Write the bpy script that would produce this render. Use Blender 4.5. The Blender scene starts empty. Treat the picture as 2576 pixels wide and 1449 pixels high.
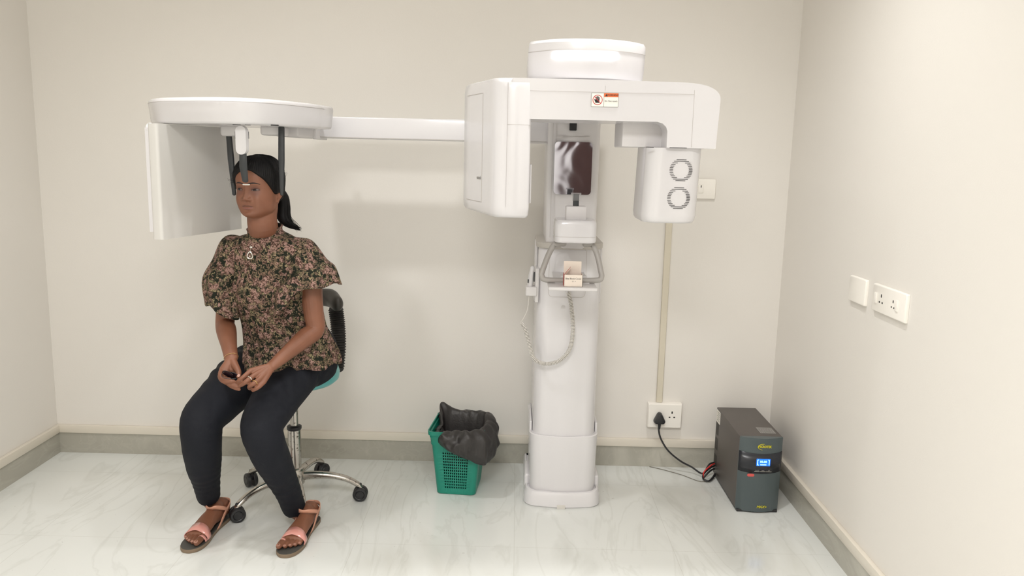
import bpy, bmesh, math, random
from mathutils import Vector, Matrix, noise
random.seed(7)
PI = math.pi
R = math.radians
C = bpy.context.scene.collection
SC = bpy.context.scene

# ------------------------------------------------------------------ camera
FPX, PITCH, ROLL, YAW, CH = 2019.4, R(9.56), R(1.348), R(-0.16), 1.46
_fwd = Vector((math.sin(YAW)*math.cos(PITCH), math.cos(YAW)*math.cos(PITCH), -math.sin(PITCH)))
_r0 = Vector((math.cos(YAW), -math.sin(YAW), 0)); _u0 = _r0.cross(_fwd)
_r = _r0*math.cos(ROLL) + _u0*math.sin(ROLL); _u = _u0*math.cos(ROLL) - _r0*math.sin(ROLL)
cam = bpy.data.cameras.new('camera'); co = bpy.data.objects.new('camera', cam); C.objects.link(co)
cam.sensor_width = 36; cam.lens = FPX/2576*36; cam.clip_start = 0.02
m = Matrix((_r, _u, -_fwd)).transposed().to_4x4(); m.translation = Vector((0, 0, CH))
co.matrix_world = m; SC.camera = co

def at(px, py, Y):
    """world point on the ray of a photo pixel at distance Y into the room"""
    d = _fwd + _r*((px-1288)/FPX) - _u*((py-724.5)/FPX)
    return Vector((0, 0, CH)) + d*(Y/d.y)

# ------------------------------------------------------------------ world + exposure
w = bpy.data.worlds.new('world'); SC.world = w; w.use_nodes = True
w.node_tree.nodes['Background'].inputs[0].default_value = (1, 0.99, 0.97, 1)
w.node_tree.nodes['Background'].inputs[1].default_value = 0.02
SC.view_settings.view_transform = 'Standard'; SC.view_settings.look = 'None'
SC.view_settings.exposure = 0.26; SC.view_settings.gamma = 1.0
SC.view_settings.use_curve_mapping = False
SC.cycles.max_bounces = 10; SC.cycles.diffuse_bounces = 6

# ------------------------------------------------------------------ ceiling lamps (light)
YW, XL, XR, ZC, YF = 3.65, -2.16, 1.225, 2.70, -1.3
LAMPS = [(0.45, 2.50, 52), (-1.05, 2.48, 44), (0.20, 0.60, 17), (-1.05, 0.60, 17)]  # last two are unseen front lamps added as fill
for i, (x, y, e) in enumerate(LAMPS):
    l = bpy.data.lights.new('downlight', 'SPOT'); l.energy = e; l.shadow_soft_size = 0.06
    l.spot_size = R(138); l.spot_blend = 1.0; l.color = (1.0, 0.995, 0.985)
    lo = bpy.data.objects.new('downlight', l); lo.location = (x, y, ZC-0.03); C.objects.link(lo)

# unseen square panel added over the front half of the room as soft fill
FILL_PAN = (-0.30, -0.1, 48)
l = bpy.data.lights.new('fill_panel_light', 'AREA'); l.shape = 'SQUARE'; l.size = 0.85; l.energy = FILL_PAN[2]; l.color = (1.0, 0.99, 0.98)
lo = bpy.data.objects.new('fill_panel_light', l); lo.location = (FILL_PAN[0], FILL_PAN[1], ZC-0.035); C.objects.link(lo)

# ------------------------------------------------------------------ materials
def mat(name, col, rough=0.5, metal=0.0, spec=0.5, emit=None, es=0, coat=0, bump=None, trans=0, sss=0):
    m = bpy.data.materials.new(name); m.use_nodes = True
    nt = m.node_tree; b = nt.nodes['Principled BSDF']
    b.inputs['Base Color'].default_value = (*col, 1); b.inputs['Roughness'].default_value = rough
    b.inputs['Metallic'].default_value = metal; b.inputs['Specular IOR Level'].default_value = spec
    b.inputs['Coat Weight'].default_value = coat; b.inputs['Transmission Weight'].default_value = trans
    if sss:
        b.inputs['Subsurface Weight'].default_value = sss; b.inputs['Subsurface Scale'].default_value = 0.01
        b.inputs['Subsurface Radius'].default_value = (1, .35, .2)
    if emit:
        b.inputs['Emission Color'].default_value = (*emit, 1); b.inputs['Emission Strength'].default_value = es
    if bump:
        sc, st = bump
        tc = nt.nodes.new('ShaderNodeTexCoord'); n = nt.nodes.new('ShaderNodeTexNoise')
        n.inputs['Scale'].default_value = sc; n.inputs['Detail'].default_value = 4
        bp = nt.nodes.new('ShaderNodeBump'); bp.inputs['Strength'].default_value = st; bp.inputs['Distance'].default_value = 0.002
        nt.links.new(tc.outputs['Object'], n.inputs['Vector']); nt.links.new(n.outputs['Fac'], bp.inputs['Height'])
        nt.links.new(bp.outputs[0], b.inputs['Normal'])
    return m
def sr(r, g, b):
    f = lambda c: (c/255/12.92 if c/255 <= .04045 else ((c/255+.055)/1.055)**2.4)
    return (f(r), f(g), f(b))
def nd(m, t): return m.node_tree.nodes.new(t)
def lk(m, a, b): m.node_tree.links.new(a, b)
def ramp(m, pts, fac=None):
    r = nd(m, 'ShaderNodeValToRGB'); e = r.color_ramp.elements
    while len(e) < len(pts): e.new(0.5)
    for i, (p, c) in enumerate(pts): e[i].position = p; e[i].color = (*c, 1)
    if fac is not None: lk(m, fac, r.inputs[0])
    return r
def mixc(m, fac, a, b):
    x = nd(m, 'ShaderNodeMix'); x.data_type = 'RGBA'
    for s, v in ((x.inputs['Factor'], fac), (x.inputs[6], a), (x.inputs[7], b)):
        if hasattr(v, 'links') or hasattr(v, 'is_linked'): lk(m, v, s)
        elif isinstance(v, tuple): s.default_value = (*v, 1)
        else: s.default_value = v
    return x.outputs[2]

M = {}
M['wall'] = mat('wall_paint', sr(230, 226, 220), 0.55, spec=0.3, bump=(220, 0.12))
M['wallR'] = M['wall']
M['ceil'] = mat('ceiling_paint', sr(240, 238, 232), 0.8)
M['white'] = mat('glossy_white_plastic', sr(219, 217, 219), 0.22, coat=0.3)
M['white_satin'] = mat('satin_white_plastic', sr(216, 213, 213), 0.4)
M['offwhite'] = mat('offwhite_plastic', sr(212, 208, 202), 0.35)
M['grey_handle'] = mat('grey_plastic', sr(168, 164, 160), 0.4); M['collar'] = mat('light_grey_plastic', sr(188, 183, 176), 0.4)
M['seam'] = mat('panel_seam', sr(185, 180, 176), 0.6)
M['plate'] = mat('switch_plate_white', sr(245, 241, 234), 0.3)
M['hole'] = mat('dark_hole', (0.01, 0.01, 0.01), 0.6)
M['black_plastic'] = mat('black_plastic', sr(38, 38, 40), 0.4)
M['rod'] = mat('dark_grey_rod', sr(52, 54, 56), 0.45)
M['led'] = mat('light_strip', (1, 1, 1), 0.4, emit=(0.93, 0.95, 1.0), es=4)
M['trim'] = mat('cream_trim', sr(226, 219, 206), 0.35)
M['film'] = mat('clear_film', (0.9, 0.9, 0.9), 0.15, trans=0.85)
M['chrome'] = mat('worn_chrome', sr(190, 185, 178), 0.22, metal=1.0)
nt = M['chrome']
n = nd(nt, 'ShaderNodeTexNoise'); n.inputs['Scale'].default_value = 90; n.inputs['Detail'].default_value = 6
tc = nd(nt, 'ShaderNodeTexCoord'); lk(nt, tc.outputs['Object'], n.inputs['Vector'])
r_ = ramp(nt, [(0.30, sr(70, 58, 46)), (0.42, sr(190, 185, 178))], n.outputs['Fac'])
lk(nt, r_.outputs[0], nt.node_tree.nodes['Principled BSDF'].inputs['Base Color'])
M['rubber'] = mat('bellows_rubber', sr(42, 40, 38), 0.5)
M['pad'] = mat('dark_brown_vinyl', sr(58, 54, 50), 0.38)
M['teal'] = mat('teal_vinyl', sr(98, 176, 176), 0.35)
M['green'] = mat('green_plastic', sr(22, 132, 112), 0.38)
M['bag'] = mat('black_bin_bag', sr(44, 41, 40), 0.45, bump=(120, 0.5))
M['paper'] = mat('white_paper', sr(235, 232, 225), 0.7)
M['ups_top'] = mat('ups_painted_steel', sr(86, 80, 76), 0.45, bump=(900, 0.2))
M['ups_front'] = mat('ups_front_plastic', sr(78, 88, 90), 0.42)
M['ups_dark'] = mat('ups_dark_panel', sr(38, 40, 46), 0.25)
M['lcd'] = mat('blue_display', sr(20, 90, 210), 0.3, emit=sr(30, 120, 240), es=0.8)
M['lcd2'] = mat('display_segments', sr(170, 220, 255), 0.3, emit=sr(150, 215, 255), es=1.1)
M['yellow'] = mat('yellow_print', sr(200, 190, 40), 0.5)
M['greyprint'] = mat('grey_print', sr(150, 148, 144), 0.6)
M['redsticker'] = mat('red_sticker', sr(215, 90, 85), 0.5)
M['red'] = mat('red_cable', sr(200, 45, 40), 0.45)
M['orange'] = mat('orange_print', sr(226, 108, 50), 0.5)
M['redp'] = mat('red_print', sr(190, 50, 55), 0.5)
M['blackp'] = mat('black_print', sr(35, 33, 33), 0.5)
M['labelw'] = mat('label_white', sr(242, 238, 230), 0.5)
M['card'] = mat('white_card', sr(232, 220, 208), 0.6)
M['cardred'] = mat('red_card', sr(190, 95, 85), 0.6)
M['door'] = mat('dark_brown_door', sr(66, 42, 36), 0.4)
M['gold'] = mat('gold', sr(225, 190, 130), 0.25, metal=1)
M['silver'] = mat('silver', sr(225, 220, 212), 0.25, metal=1)
M['glass_dark'] = mat('dark_tinted_lens', sr(32, 22, 30), 0.08, spec=0.8)
M['sclera'] = mat('eye_white', sr(112, 90, 84), 0.3)
M['iris'] = mat('iris', sr(34, 18, 16), 0.2)
M['hair'] = mat('black_hair', sr(11, 9, 9), 0.6, spec=0.25)
M['brow'] = mat('eyebrow_hair', sr(42, 28, 24), 0.7)
M['lips'] = mat('lips', sr(130, 82, 72), 0.45); M['lip_up'] = mat('upper_lip', sr(98, 60, 50), 0.5)
M['nail'] = mat('nail', sr(168, 124, 108), 0.3)
M['strap'] = mat('tan_strap', sr(205, 150, 125), 0.5)
M['pinkpat'] = mat('pink_patent', sr(222, 155, 145), 0.12, coat=0.6)
M['insole'] = mat('dark_insole', sr(72, 70, 66), 0.6)
M['sole'] = mat('brown_sole', sr(130, 112, 92), 0.6)

# skin
M['skin'] = mat('brown_skin', sr(130, 88, 70), 0.5, sss=0.12, bump=(500, 0.15))
k = M['skin']; n = nd(k, 'ShaderNodeTexNoise'); n.inputs['Scale'].default_value = 14; n.inputs['Detail'].default_value = 5
tc = nd(k, 'ShaderNodeTexCoord'); lk(k, tc.outputs['Object'], n.inputs['Vector'])
r_ = ramp(k, [(0.3, sr(122, 78, 57)), (0.7, sr(134, 88, 66))], n.outputs['Fac'])
SKIN_OUT = (k, r_.outputs[0], tc)
# jeans
M['jean'] = mat('navy_stretch_denim', sr(24, 26, 33), 0.75, spec=0.25, bump=(420, 0.35))
# floral print
k = M['floral'] = mat('floral_print', (0.02, 0.02, 0.02), 0.8, spec=0.2)
tc = nd(k, 'ShaderNodeTexCoord'); b = k.node_tree.nodes['Principled BSDF']
nz = nd(k, 'ShaderNodeTexNoise'); nz.inputs['Scale'].default_value = 80; nz.inputs['Detail'].default_value = 3
lk(k, tc.outputs['Object'], nz.inputs['Vector'])
wm = nd(k, 'ShaderNodeMix'); wm.data_type = 'RGBA'; wm.blend_type = 'LINEAR_LIGHT'; wm.inputs[0].default_value = 0.016
lk(k, tc.outputs['Object'], wm.inputs[6]); lk(k, nz.outputs['Color'], wm.inputs[7])
def voro(scale, feat='F1'):
    v = nd(k, 'ShaderNodeTexVoronoi'); v.inputs['Scale'].default_value = scale; v.feature = feat
    lk(k, wm.outputs[2], v.inputs['Vector']); return v
v1 = voro(40); v2 = voro(135); v3 = voro(105); v3e = voro(105, 'DISTANCE_TO_EDGE')
dark = sr(30, 34, 26)
leafc = ramp(k, [(0.0, sr(120, 122, 84)), (0.4, sr(150, 138, 106)), (0.7, sr(132, 104, 90)), (1.0, sr(90, 88, 62))], v3.outputs['Color'])
leaff = ramp(k, [(0.05, (0, 0, 0)), (0.13, (1, 1, 1))], v3e.outputs['Distance'])
leaf2 = ramp(k, [(0.36, (0, 0, 0)), (0.42, (1, 1, 1))], v3.outputs['Color'])
mm = nd(k, 'ShaderNodeMath'); mm.operation = 'MULTIPLY'; lk(k, leaff.outputs[0], mm.inputs[0]); lk(k, leaf2.outputs[0], mm.inputs[1])
c1 = mixc(k, mm.outputs[0], dark, leafc.outputs[0])
petal = ramp(k, [(0.15, sr(172, 142, 132)), (0.5, sr(142, 110, 100)), (0.62, sr(70, 52, 44))], v2.outputs['Distance'])
ff = ramp(k, [(0.50, (1, 1, 1)), (0.58, (0, 0, 0))], v1.outputs['Distance'])
fsel = ramp(k, [(0.35, (0, 0, 0)), (0.40, (1, 1, 1))], v1.outputs['Color'])
m2 = nd(k, 'ShaderNodeMath'); m2.operation = 'MULTIPLY'; lk(k, ff.outputs[0], m2.inputs[0]); lk(k, fsel.outputs[0], m2.inputs[1])
c2 = mixc(k, m2.outputs[0], c1, petal.outputs[0])
lk(k, c2, b.inputs['Base Color'])

# floor: polished veined tiles
def marble(name, base, vein, dirt, rough, scale, grout=True, spec=0.5):
    k = mat(name, base, rough, spec=spec); b = k.node_tree.nodes['Principled BSDF']
    g = nd(k, 'ShaderNodeNewGeometry')
    mp = nd(k, 'ShaderNodeMapping'); mp.inputs['Rotation'].default_value = (0.4, 0.3, R(-38)); mp.inputs['Scale'].default_value = (1, 0.34, 1)
    lk(k, g.outputs['Position'], mp.inputs['Vector'])
    a = nd(k, 'ShaderNodeTexNoise'); a.inputs['Scale'].default_value = scale; a.inputs['Detail'].default_value = 8; a.inputs['Distortion'].default_value = 1.6
    lk(k, mp.outputs[0], a.inputs['Vector'])
    ra = ramp(k, [(0.25, vein), (0.46, base), (0.60, base), (0.8, dirt)], a.outputs['Fac'])
    a2 = nd(k, 'ShaderNodeTexNoise'); a2.inputs['Scale'].default_value = scale*2.2; a2.inputs['Detail'].default_value = 7; a2.inputs['Distortion'].default_value = 2.6
    lk(k, mp.outputs[0], a2.inputs['Vector'])
    rb = ramp(k, [(0.46, (0, 0, 0)), (0.5, (1, 1, 1)), (0.54, (0, 0, 0))], a2.outputs['Fac'])
    hf = nd(k, 'ShaderNodeMath'); hf.operation = 'MULTIPLY'; hf.inputs[1].default_value = 0.22; lk(k, rb.outputs[0], hf.inputs[0])
    c = mixc(k, hf.outputs[0], ra.outputs[0], vein)
    if grout:
        sx = nd(k, 'ShaderNodeSeparateXYZ'); lk(k, g.outputs['Position'], sx.inputs[0])
        fs = []
        for ax, off in ((0, 0.022), (1, 3.41)):
            s = nd(k, 'ShaderNodeMath'); s.operation = 'SUBTRACT'; s.inputs[1].default_value = off-60; lk(k, sx.outputs[ax], s.inputs[0])
            d = nd(k, 'ShaderNodeMath'); d.operation = 'DIVIDE'; d.inputs[1].default_value = 0.6; lk(k, s.outputs[0], d.inputs[0])
            f = nd(k, 'ShaderNodeMath'); f.operation = 'FRACT'; lk(k, d.outputs[0], f.inputs[0])
            l_ = nd(k, 'ShaderNodeMath'); l_.operation = 'LESS_THAN'; l_.inputs[1].default_value = 0.0032; lk(k, f.outputs[0], l_.inputs[0]); fs.append(l_)
        mx = nd(k, 'ShaderNodeMath'); mx.operation = 'MAXIMUM'; lk(k, fs[0].outputs[0], mx.inputs[0]); lk(k, fs[1].outputs[0], mx.inputs[1])
        mh = nd(k, 'ShaderNodeMath'); mh.operation = 'MULTIPLY'; mh.inputs[1].default_value = 0.25; lk(k, mx.outputs[0], mh.inputs[0])
        c = mixc(k, mh.outputs[0], c, sr(150, 145, 132))
        # small scuff marks left on the tiles
        v = nd(k, 'ShaderNodeTexNoise'); v.inputs['Scale'].default_value = 34; v.inputs['Detail'].default_value = 3
        mp2 = nd(k, 'ShaderNodeMapping'); mp2.inputs['Rotation'].default_value = (0, 0, 0.9); mp2.inputs['Scale'].default_value = (1, 2.4, 1)
        lk(k, g.outputs['Position'], mp2.inputs['Vector']); lk(k, mp2.outputs[0], v.inputs['Vector'])
        rv = ramp(k, [(0.735, (0, 0, 0)), (0.76, (1, 1, 1))], v.outputs['Fac'])
        hv = nd(k, 'ShaderNodeMath'); hv.operation = 'MULTIPLY'; hv.inputs[1].default_value = 0.6; lk(k, rv.outputs[0], hv.inputs[0])
        c = mixc(k, hv.outputs[0], c, sr(120, 112, 100))
    lk(k, c, b.inputs['Base Color'])
    return k
M['floor'] = marble('polished_marble_tile', sr(224, 226, 223), sr(186, 187, 180), sr(204, 204, 197), 0.16, 1.5)
M['skirt'] = marble('grey_marble_skirting', sr(172, 169, 158), sr(194, 191, 180), sr(156, 153, 142), 0.25, 3.0, grout=False)

# ------------------------------------------------------------------ geometry helpers
WL = {}
def obj(name, bm, material, parent=None, smooth=True, sub=0, origin=None, angle=None):
    me = bpy.data.meshes.new(name)
    bmesh.ops.recalc_face_normals(bm, faces=bm.faces)
    bm.to_mesh(me); bm.free()
    return link(name, me, material, parent, smooth, sub, origin, angle)
def link(name, me, material, parent=None, smooth=True, sub=0, origin=None, angle=None):
    o = bpy.data.objects.new(name, me); C.objects.link(o)
    for mm_ in (material if isinstance(material, (list, tuple)) else [material]): me.materials.append(mm_)
    vs = [v.co for v in me.vertices]
    if origin is None:
        lo = Vector([min(v[i] for v in vs) for i in range(3)]); hi = Vector([max(v[i] for v in vs) for i in range(3)])
        origin = Vector(((lo.x+hi.x)/2, (lo.y+hi.y)/2, lo.z))
    origin = Vector(origin)
    me.transform(Matrix.Translation(-origin))
    WL[o] = origin
    if parent is not None: o.parent = parent; o.location = origin - WL[parent]
    else: o.location = origin
    for p in me.polygons: p.use_smooth = smooth
    if smooth and angle is None: angle = 40
    if smooth and angle < 180:
        try: me.set_sharp_from_angle(angle=R(angle))
        except Exception: pass
    if sub:
        s = o.modifiers.new('sub', 'SUBSURF'); s.levels = sub; s.render_levels = sub
    return o
def empty(name, loc):
    o = bpy.data.objects.new(name, None); C.objects.link(o); o.location = loc; WL[o] = Vector(loc); o.empty_display_size = 0.05
    return o
def tag(o, label=None, cat=None, group=None, kind=None):
    if label: o['label'] = label
    if cat: o['category'] = cat
    if group: o['group'] = group
    if kind: o['kind'] = kind
    return o
def B(): return bmesh.new()
def box(bm, lo, hi, bev=0.0, seg=3, mtx=None):
    r = bmesh.ops.create_cube(bm, size=1.0); vs = r['verts']
    lo = Vector(lo); hi = Vector(hi)
    for v in vs:
        v.co = Vector([(lo[i]+hi[i])/2 + v.co[i]*(hi[i]-lo[i]) for i in range(3)])
    if bev > 0:
        es = list({e for v in vs for e in v.link_edges})
        r = bmesh.ops.bevel(bm, geom=es, offset=bev, segments=seg, profile=0.5, affect='EDGES')
        vs = list({v for f in r['faces'] for v in f.verts} | {v for v in vs if v.is_valid})
    if mtx is not None:
        for v in vs: v.co = mtx @ v.co
    return vs
def loft(bm, rings, cap0=True, cap1=True, closed=True, skip=None):
    vv = [[bm.verts.new(p) for p in r] for r in rings]; n = len(vv[0])
    for i in range(len(vv)-1):
        for j in range(n if closed else n-1):
            if skip and skip(i, j): continue
            a, b_, c_, d = vv[i][j], vv[i][(j+1) % n], vv[i+1][(j+1) % n], vv[i+1][j]
            try: bm.faces.new((a, b_, c_, d))
            except ValueError: pass
    if cap0: bm.faces.new(list(reversed(vv[0])))
    if cap1: bm.faces.new(vv[-1])
    return vv
def catmull(pts, n):
    pts = [Vector(p) for p in pts]; out = []
    P = [pts[0]*2-pts[1]] + pts + [pts[-1]*2-pts[-2]]
    for i in range(1, len(P)-2):
        for k in range(n):
            t = k/n; a, b_, c_, d = P[i-1], P[i], P[i+1], P[i+2]
            out.append(0.5*((2*b_) + (c_-a)*t + (2*a-5*b_+4*c_-d)*t*t + (3*b_-a-3*c_+d)*t**3))
    out.append(pts[-1]); return out
def interp(xs, ys, x):
    if x <= xs[0]: return ys[0]
    if x >= xs[-1]: return ys[-1]
    for i in range(len(xs)-1):
        if x <= xs[i+1]:
            t = (x-xs[i])/(xs[i+1]-xs[i])
            # cubic hermite with finite-difference slopes
            def sl(j):
                if j == 0: return (ys[1]-ys[0])/(xs[1]-xs[0])
                if j == len(xs)-1: return (ys[-1]-ys[-2])/(xs[-1]-xs[-2])
                return (ys[j+1]-ys[j-1])/(xs[j+1]-xs[j-1])
            h = xs[i+1]-xs[i]; m0, m1 = sl(i)*h, sl(i+1)*h
            return (2*t**3-3*t*t+1)*ys[i] + (t**3-2*t*t+t)*m0 + (-2*t**3+3*t*t)*ys[i+1] + (t**3-t*t)*m1
def tube(bm, pts, rad, n=12, sub=0, ref=(0, 0, 1), caps='round'):
    """rad: list of r or (ra, rb); ra along ref-side direction; path smoothed with sub steps"""
    pts = [Vector(p) for p in pts]
    if not isinstance(rad, (list, tuple)): rad = [rad]*len(pts)
    rad = [(r, r) if not isinstance(r, (list, tuple)) else r for r in rad]
    if sub:
        q = catmull([(*r, 0) for r in rad], sub); pts = catmull(pts, sub); rad = [(max(1e-4, a.x), max(1e-4, a.y)) for a in q]
    rings = []; T = []
    for i in range(len(pts)):
        T.append((pts[min(i+1, len(pts)-1)] - pts[max(i-1, 0)]).normalized())
    x = Vector(ref); x = (x - T[0]*x.dot(T[0]))
    if x.length < 1e-3: x = Vector((1, 0, 0)); x = x - T[0]*x.dot(T[0])
    x.normalize(); fr = []
    for i in range(len(pts)):
        x = (x - T[i]*x.dot(T[i])).normalized(); fr.append((x.copy(), T[i].cross(x)))
    def ring(c, fx, fy, ra, rb): return [c + fx*(ra*math.cos(2*PI*j/n)) + fy*(rb*math.sin(2*PI*j/n)) for j in range(n)]
    if caps == 'round':
        for a in (80, 55, 28):
            ra, rb = rad[0]; s = math.cos(R(a)); d = -math.sin(R(a))*min(ra, rb)
            rings.append(ring(pts[0]+T[0]*d, *fr[0], ra*s, rb*s))
    for i in range(len(pts)): rings.append(ring(pts[i], *fr[i], *rad[i]))
    if caps == 'round':
        for a in (28, 55, 80):
            ra, rb = rad[-1]; s = math.cos(R(a)); d = math.sin(R(a))*min(ra, rb)
            rings.append(ring(pts[-1]+T[-1]*d, *fr[-1], ra*s, rb*s))
    loft(bm, rings, caps is not None, caps is not None)
def prism(bm, poly, z0, z1, bev=0.0, mtx=None, seg=3):
    """poly: list of (x,y); vertical extrusion with bevel of all edges"""
    b2 = bmesh.new()
    lo = [b2.verts.new((x, y, z0)) for x, y in poly]; hi = [b2.verts.new((x, y, z1)) for x, y in poly]
    n = len(poly)
    b2.faces.new(list(reversed(lo))); b2.faces.new(hi)
    for i in range(n): b2.faces.new((lo[i], lo[(i+1) % n], hi[(i+1) % n], hi[i]))
    if bev > 0:
        es = [e for e in b2.edges if len(e.link_faces) == 2 and e.calc_face_angle(0) > 0.5]
        bmesh.ops.bevel(b2, geom=es, offset=bev, segments=seg, profile=0.5, affect='EDGES')
    if mtx is not None: b2.transform(mtx)
    merge(bm, b2)
def merge(bm, b2):
    me = bpy.data.meshes.new('tmp'); b2.to_mesh(me); b2.free(); bm.from_mesh(me); bpy.data.meshes.remove(me)
def rrect(cx, cy, w_, h_, r, n=6):
    """rounded rectangle outline"""
    pts = []
    for (sx, sy, a0) in ((1, 1, 0), (-1, 1, 90), (-1, -1, 180), (1, -1, 270)):
        for i in range(n+1):
            a = R(a0 + 90*i/n); pts.append((cx + sx*(w_/2-r) + r*math.cos(a), cy + sy*(h_/2-r) + r*math.sin(a)))
    return pts
def frame_mtx(o, ux, uy):
    ux = Vector(ux).normalized(); uy = Vector(uy).normalized(); uz = ux.cross(uy)
    m_ = Matrix((ux, uy, uz)).transposed().to_4x4(); m_.translation = Vector(o); return m_
def plate(bm, m_, pts, d0, d1, bev=0):
    """flat shape in the local xy of m_, from depth d0 to d1"""
    prism(bm, pts, d0, d1, bev, m_)
def text(name, s, m_, size, material, parent, depth=0.0004, bold=0.0, align='CENTER', shear=0, sx=1):
    cu = bpy.data.curves.new(name, 'FONT'); cu.body = s; cu.size = size; cu.extrude = depth; cu.align_x = align; cu.align_y = 'CENTER'
    cu.offset = bold; cu.shear = shear; cu.resolution_u = 3
    t = bpy.data.objects.new(name, cu); C.objects.link(t)
    dg = bpy.context.evaluated_depsgraph_get(); me = bpy.data.meshes.new_from_object(t.evaluated_get(dg))
    bpy.data.objects.remove(t); me.materials.clear()
    me.transform(Matrix.Diagonal((sx, 1, 1, 1))); me.transform(m_)
    return link(name, me, material, parent, smooth=False)
def remesh(bm, vox, smooth_it=1, fac=0.5):
    me = bpy.data.meshes.new('tmp'); bmesh.ops.recalc_face_normals(bm, faces=bm.faces); bm.to_mesh(me); bm.free()
    o = bpy.data.objects.new('tmp', me); C.objects.link(o)
    md = o.modifiers.new('r', 'REMESH'); md.mode = 'VOXEL'; md.voxel_size = vox
    dg = bpy.context.evaluated_depsgraph_get(); me2 = bpy.data.meshes.new_from_object(o.evaluated_get(dg))
    bpy.data.objects.remove(o)
    b2 = bmesh.new(); b2.from_mesh(me2); bpy.data.meshes.remove(me2)
    for _ in range(smooth_it): bmesh.ops.smooth_vert(b2, verts=b2.verts, factor=fac, use_axis_x=True, use_axis_y=True, use_axis_z=True)
    return b2
def smst(x, a=0, b_=1):
    t = max(0, min(1, (x-a)/(b_-a))); return t*t*(3-2*t)
def solid(o, t, off=-1):
    s = o.modifiers.new('solid', 'SOLIDIFY'); s.thickness = t; s.offset = off; return o

# ================================================================== THE ROOM
def slab(name, lo, hi, mt):
    b_ = B(); box(b_, lo, hi); return tag(obj(name, b_, mt, smooth=False), kind='structure')
T = 0.12
slab('floor', (XL-T, YF-T, -0.1), (XR+T, YW+T, 0), M['floor'])
slab('ceiling', (XL-T, YF-T, ZC), (XR+T, YW+T, ZC+0.1), M['ceil'])
slab('wall_back', (XL-T, YW, 0), (XR+T, YW+T, ZC), M['wall'])
slab('wall_left', (XL-T, YF, 0), (XL, YW, ZC), M['wall'])
slab('wall_right', (XR, YF, 0), (XR+T, YW, ZC), M['wall'])
slab('wall_front', (XL-T, YF-T, 0), (XR+T, YF, ZC), M['wall'])
d = slab('door_1', (0.44, YF+0.002, 0), (1.16, YF+0.045, 2.15), M['door'])
b_ = B(); tube(b_, [(0.50, YF+0.045, 1.0), (0.50, YF+0.09, 1.0), (0.61, YF+0.09, 1.0)], 0.011, 8); obj('door_handle', b_, M['chrome'], d)
b_ = B(); 
for x0 in (0.50, 0.82):
    for z0, z1 in ((0.2, 0.95), (1.1, 2.0)): box(b_, (x0, YF+0.045, z0), (x0+0.28, YF+0.055, z1), 0.004)
obj('door_panel', b_, M['door'], d, smooth=False)
# skirting tiles and the cream rail above them
e_ = 0.012
slab('baseboard_back', (XL, YW-e_, 0), (XR, YW, 0.10), M['skirt'])
slab('baseboard_left', (XL, YF, 0), (XL+e_, YW-e_, 0.10), M['skirt'])
slab('baseboard_right', (XR-e_, YF, 0), (XR, YW-e_, 0.10), M['skirt'])
def rail(name, lo, hi):
    b_ = B(); box(b_, lo, hi, 0.002, 2); tag(obj(name, b_, M['trim']), kind='structure')
rail('trim_1', (XL+0.001, YW-0.019, 0.1), (XR-0.001, YW, 0.138))
rail('trim_2', (XL, YF, 0.1), (XL+0.019, YW-0.0195, 0.138))
rail('trim_3', (XR-0.019, YF, 0.1), (XR, YW-0.0195, 0.138))
# recessed ceiling lamps, the unseen front pair added for fill
nm = ['back right', 'back left', 'front right, added as fill', 'front left, added as fill']
for i, (x, y, e) in enumerate(LAMPS):
    t_ = empty('ceiling_light', (x, y, ZC-0.02)); tag(t_, 'round recessed ceiling downlight over the room, %s' % nm[i], 'ceiling light', 'recessed ceiling lights')
    b_ = B(); rr = []
    for (r0, z0) in ((0.060, ZC-0.001), (0.085, ZC-0.001), (0.085, ZC-0.010), (0.062, ZC-0.014), (0.060, ZC-0.012)):
        rr.append([Vector((x+r0*math.cos(2*PI*j/32), y+r0*math.sin(2*PI*j/32), z0)) for j in range(32)])
    loft(b_, rr, False, False); obj('trim_ring', b_, M['plate'], t_)
    b_ = B(); prism(b_, [(x+0.0595*math.cos(2*PI*j/32), y+0.0595*math.sin(2*PI*j/32)) for j in range(32)], ZC-0.011, ZC-0.001)
    obj('diffuser', b_, mat('lamp_diffuser', (1, 1, 1), 0.5, emit=(1, 0.97, 0.92), es=6), t_, smooth=False)

t_ = empty('added_fill_panel', (FILL_PAN[0], FILL_PAN[1], ZC-0.03)); tag(t_, 'large square fill light added out of view above the front half of the room', 'ceiling light')  # made-up panel that softens the shadows
b_ = B(); box(b_, (FILL_PAN[0]-.46, FILL_PAN[1]-.46, ZC-0.028), (FILL_PAN[0]+.46, FILL_PAN[1]+.46, ZC-0.001), 0.003); obj('fill_panel_frame', b_, M['plate'], t_)
b_ = B(); box(b_, (FILL_PAN[0]-.43, FILL_PAN[1]-.43, ZC-0.031), (FILL_PAN[0]+.43, FILL_PAN[1]+.43, ZC-0.028)); obj('diffuser', b_, mat('fill_panel_diffuser', (1, 1, 1), 0.5, emit=(1, 0.98, 0.96), es=3), t_, smooth=False)
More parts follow.
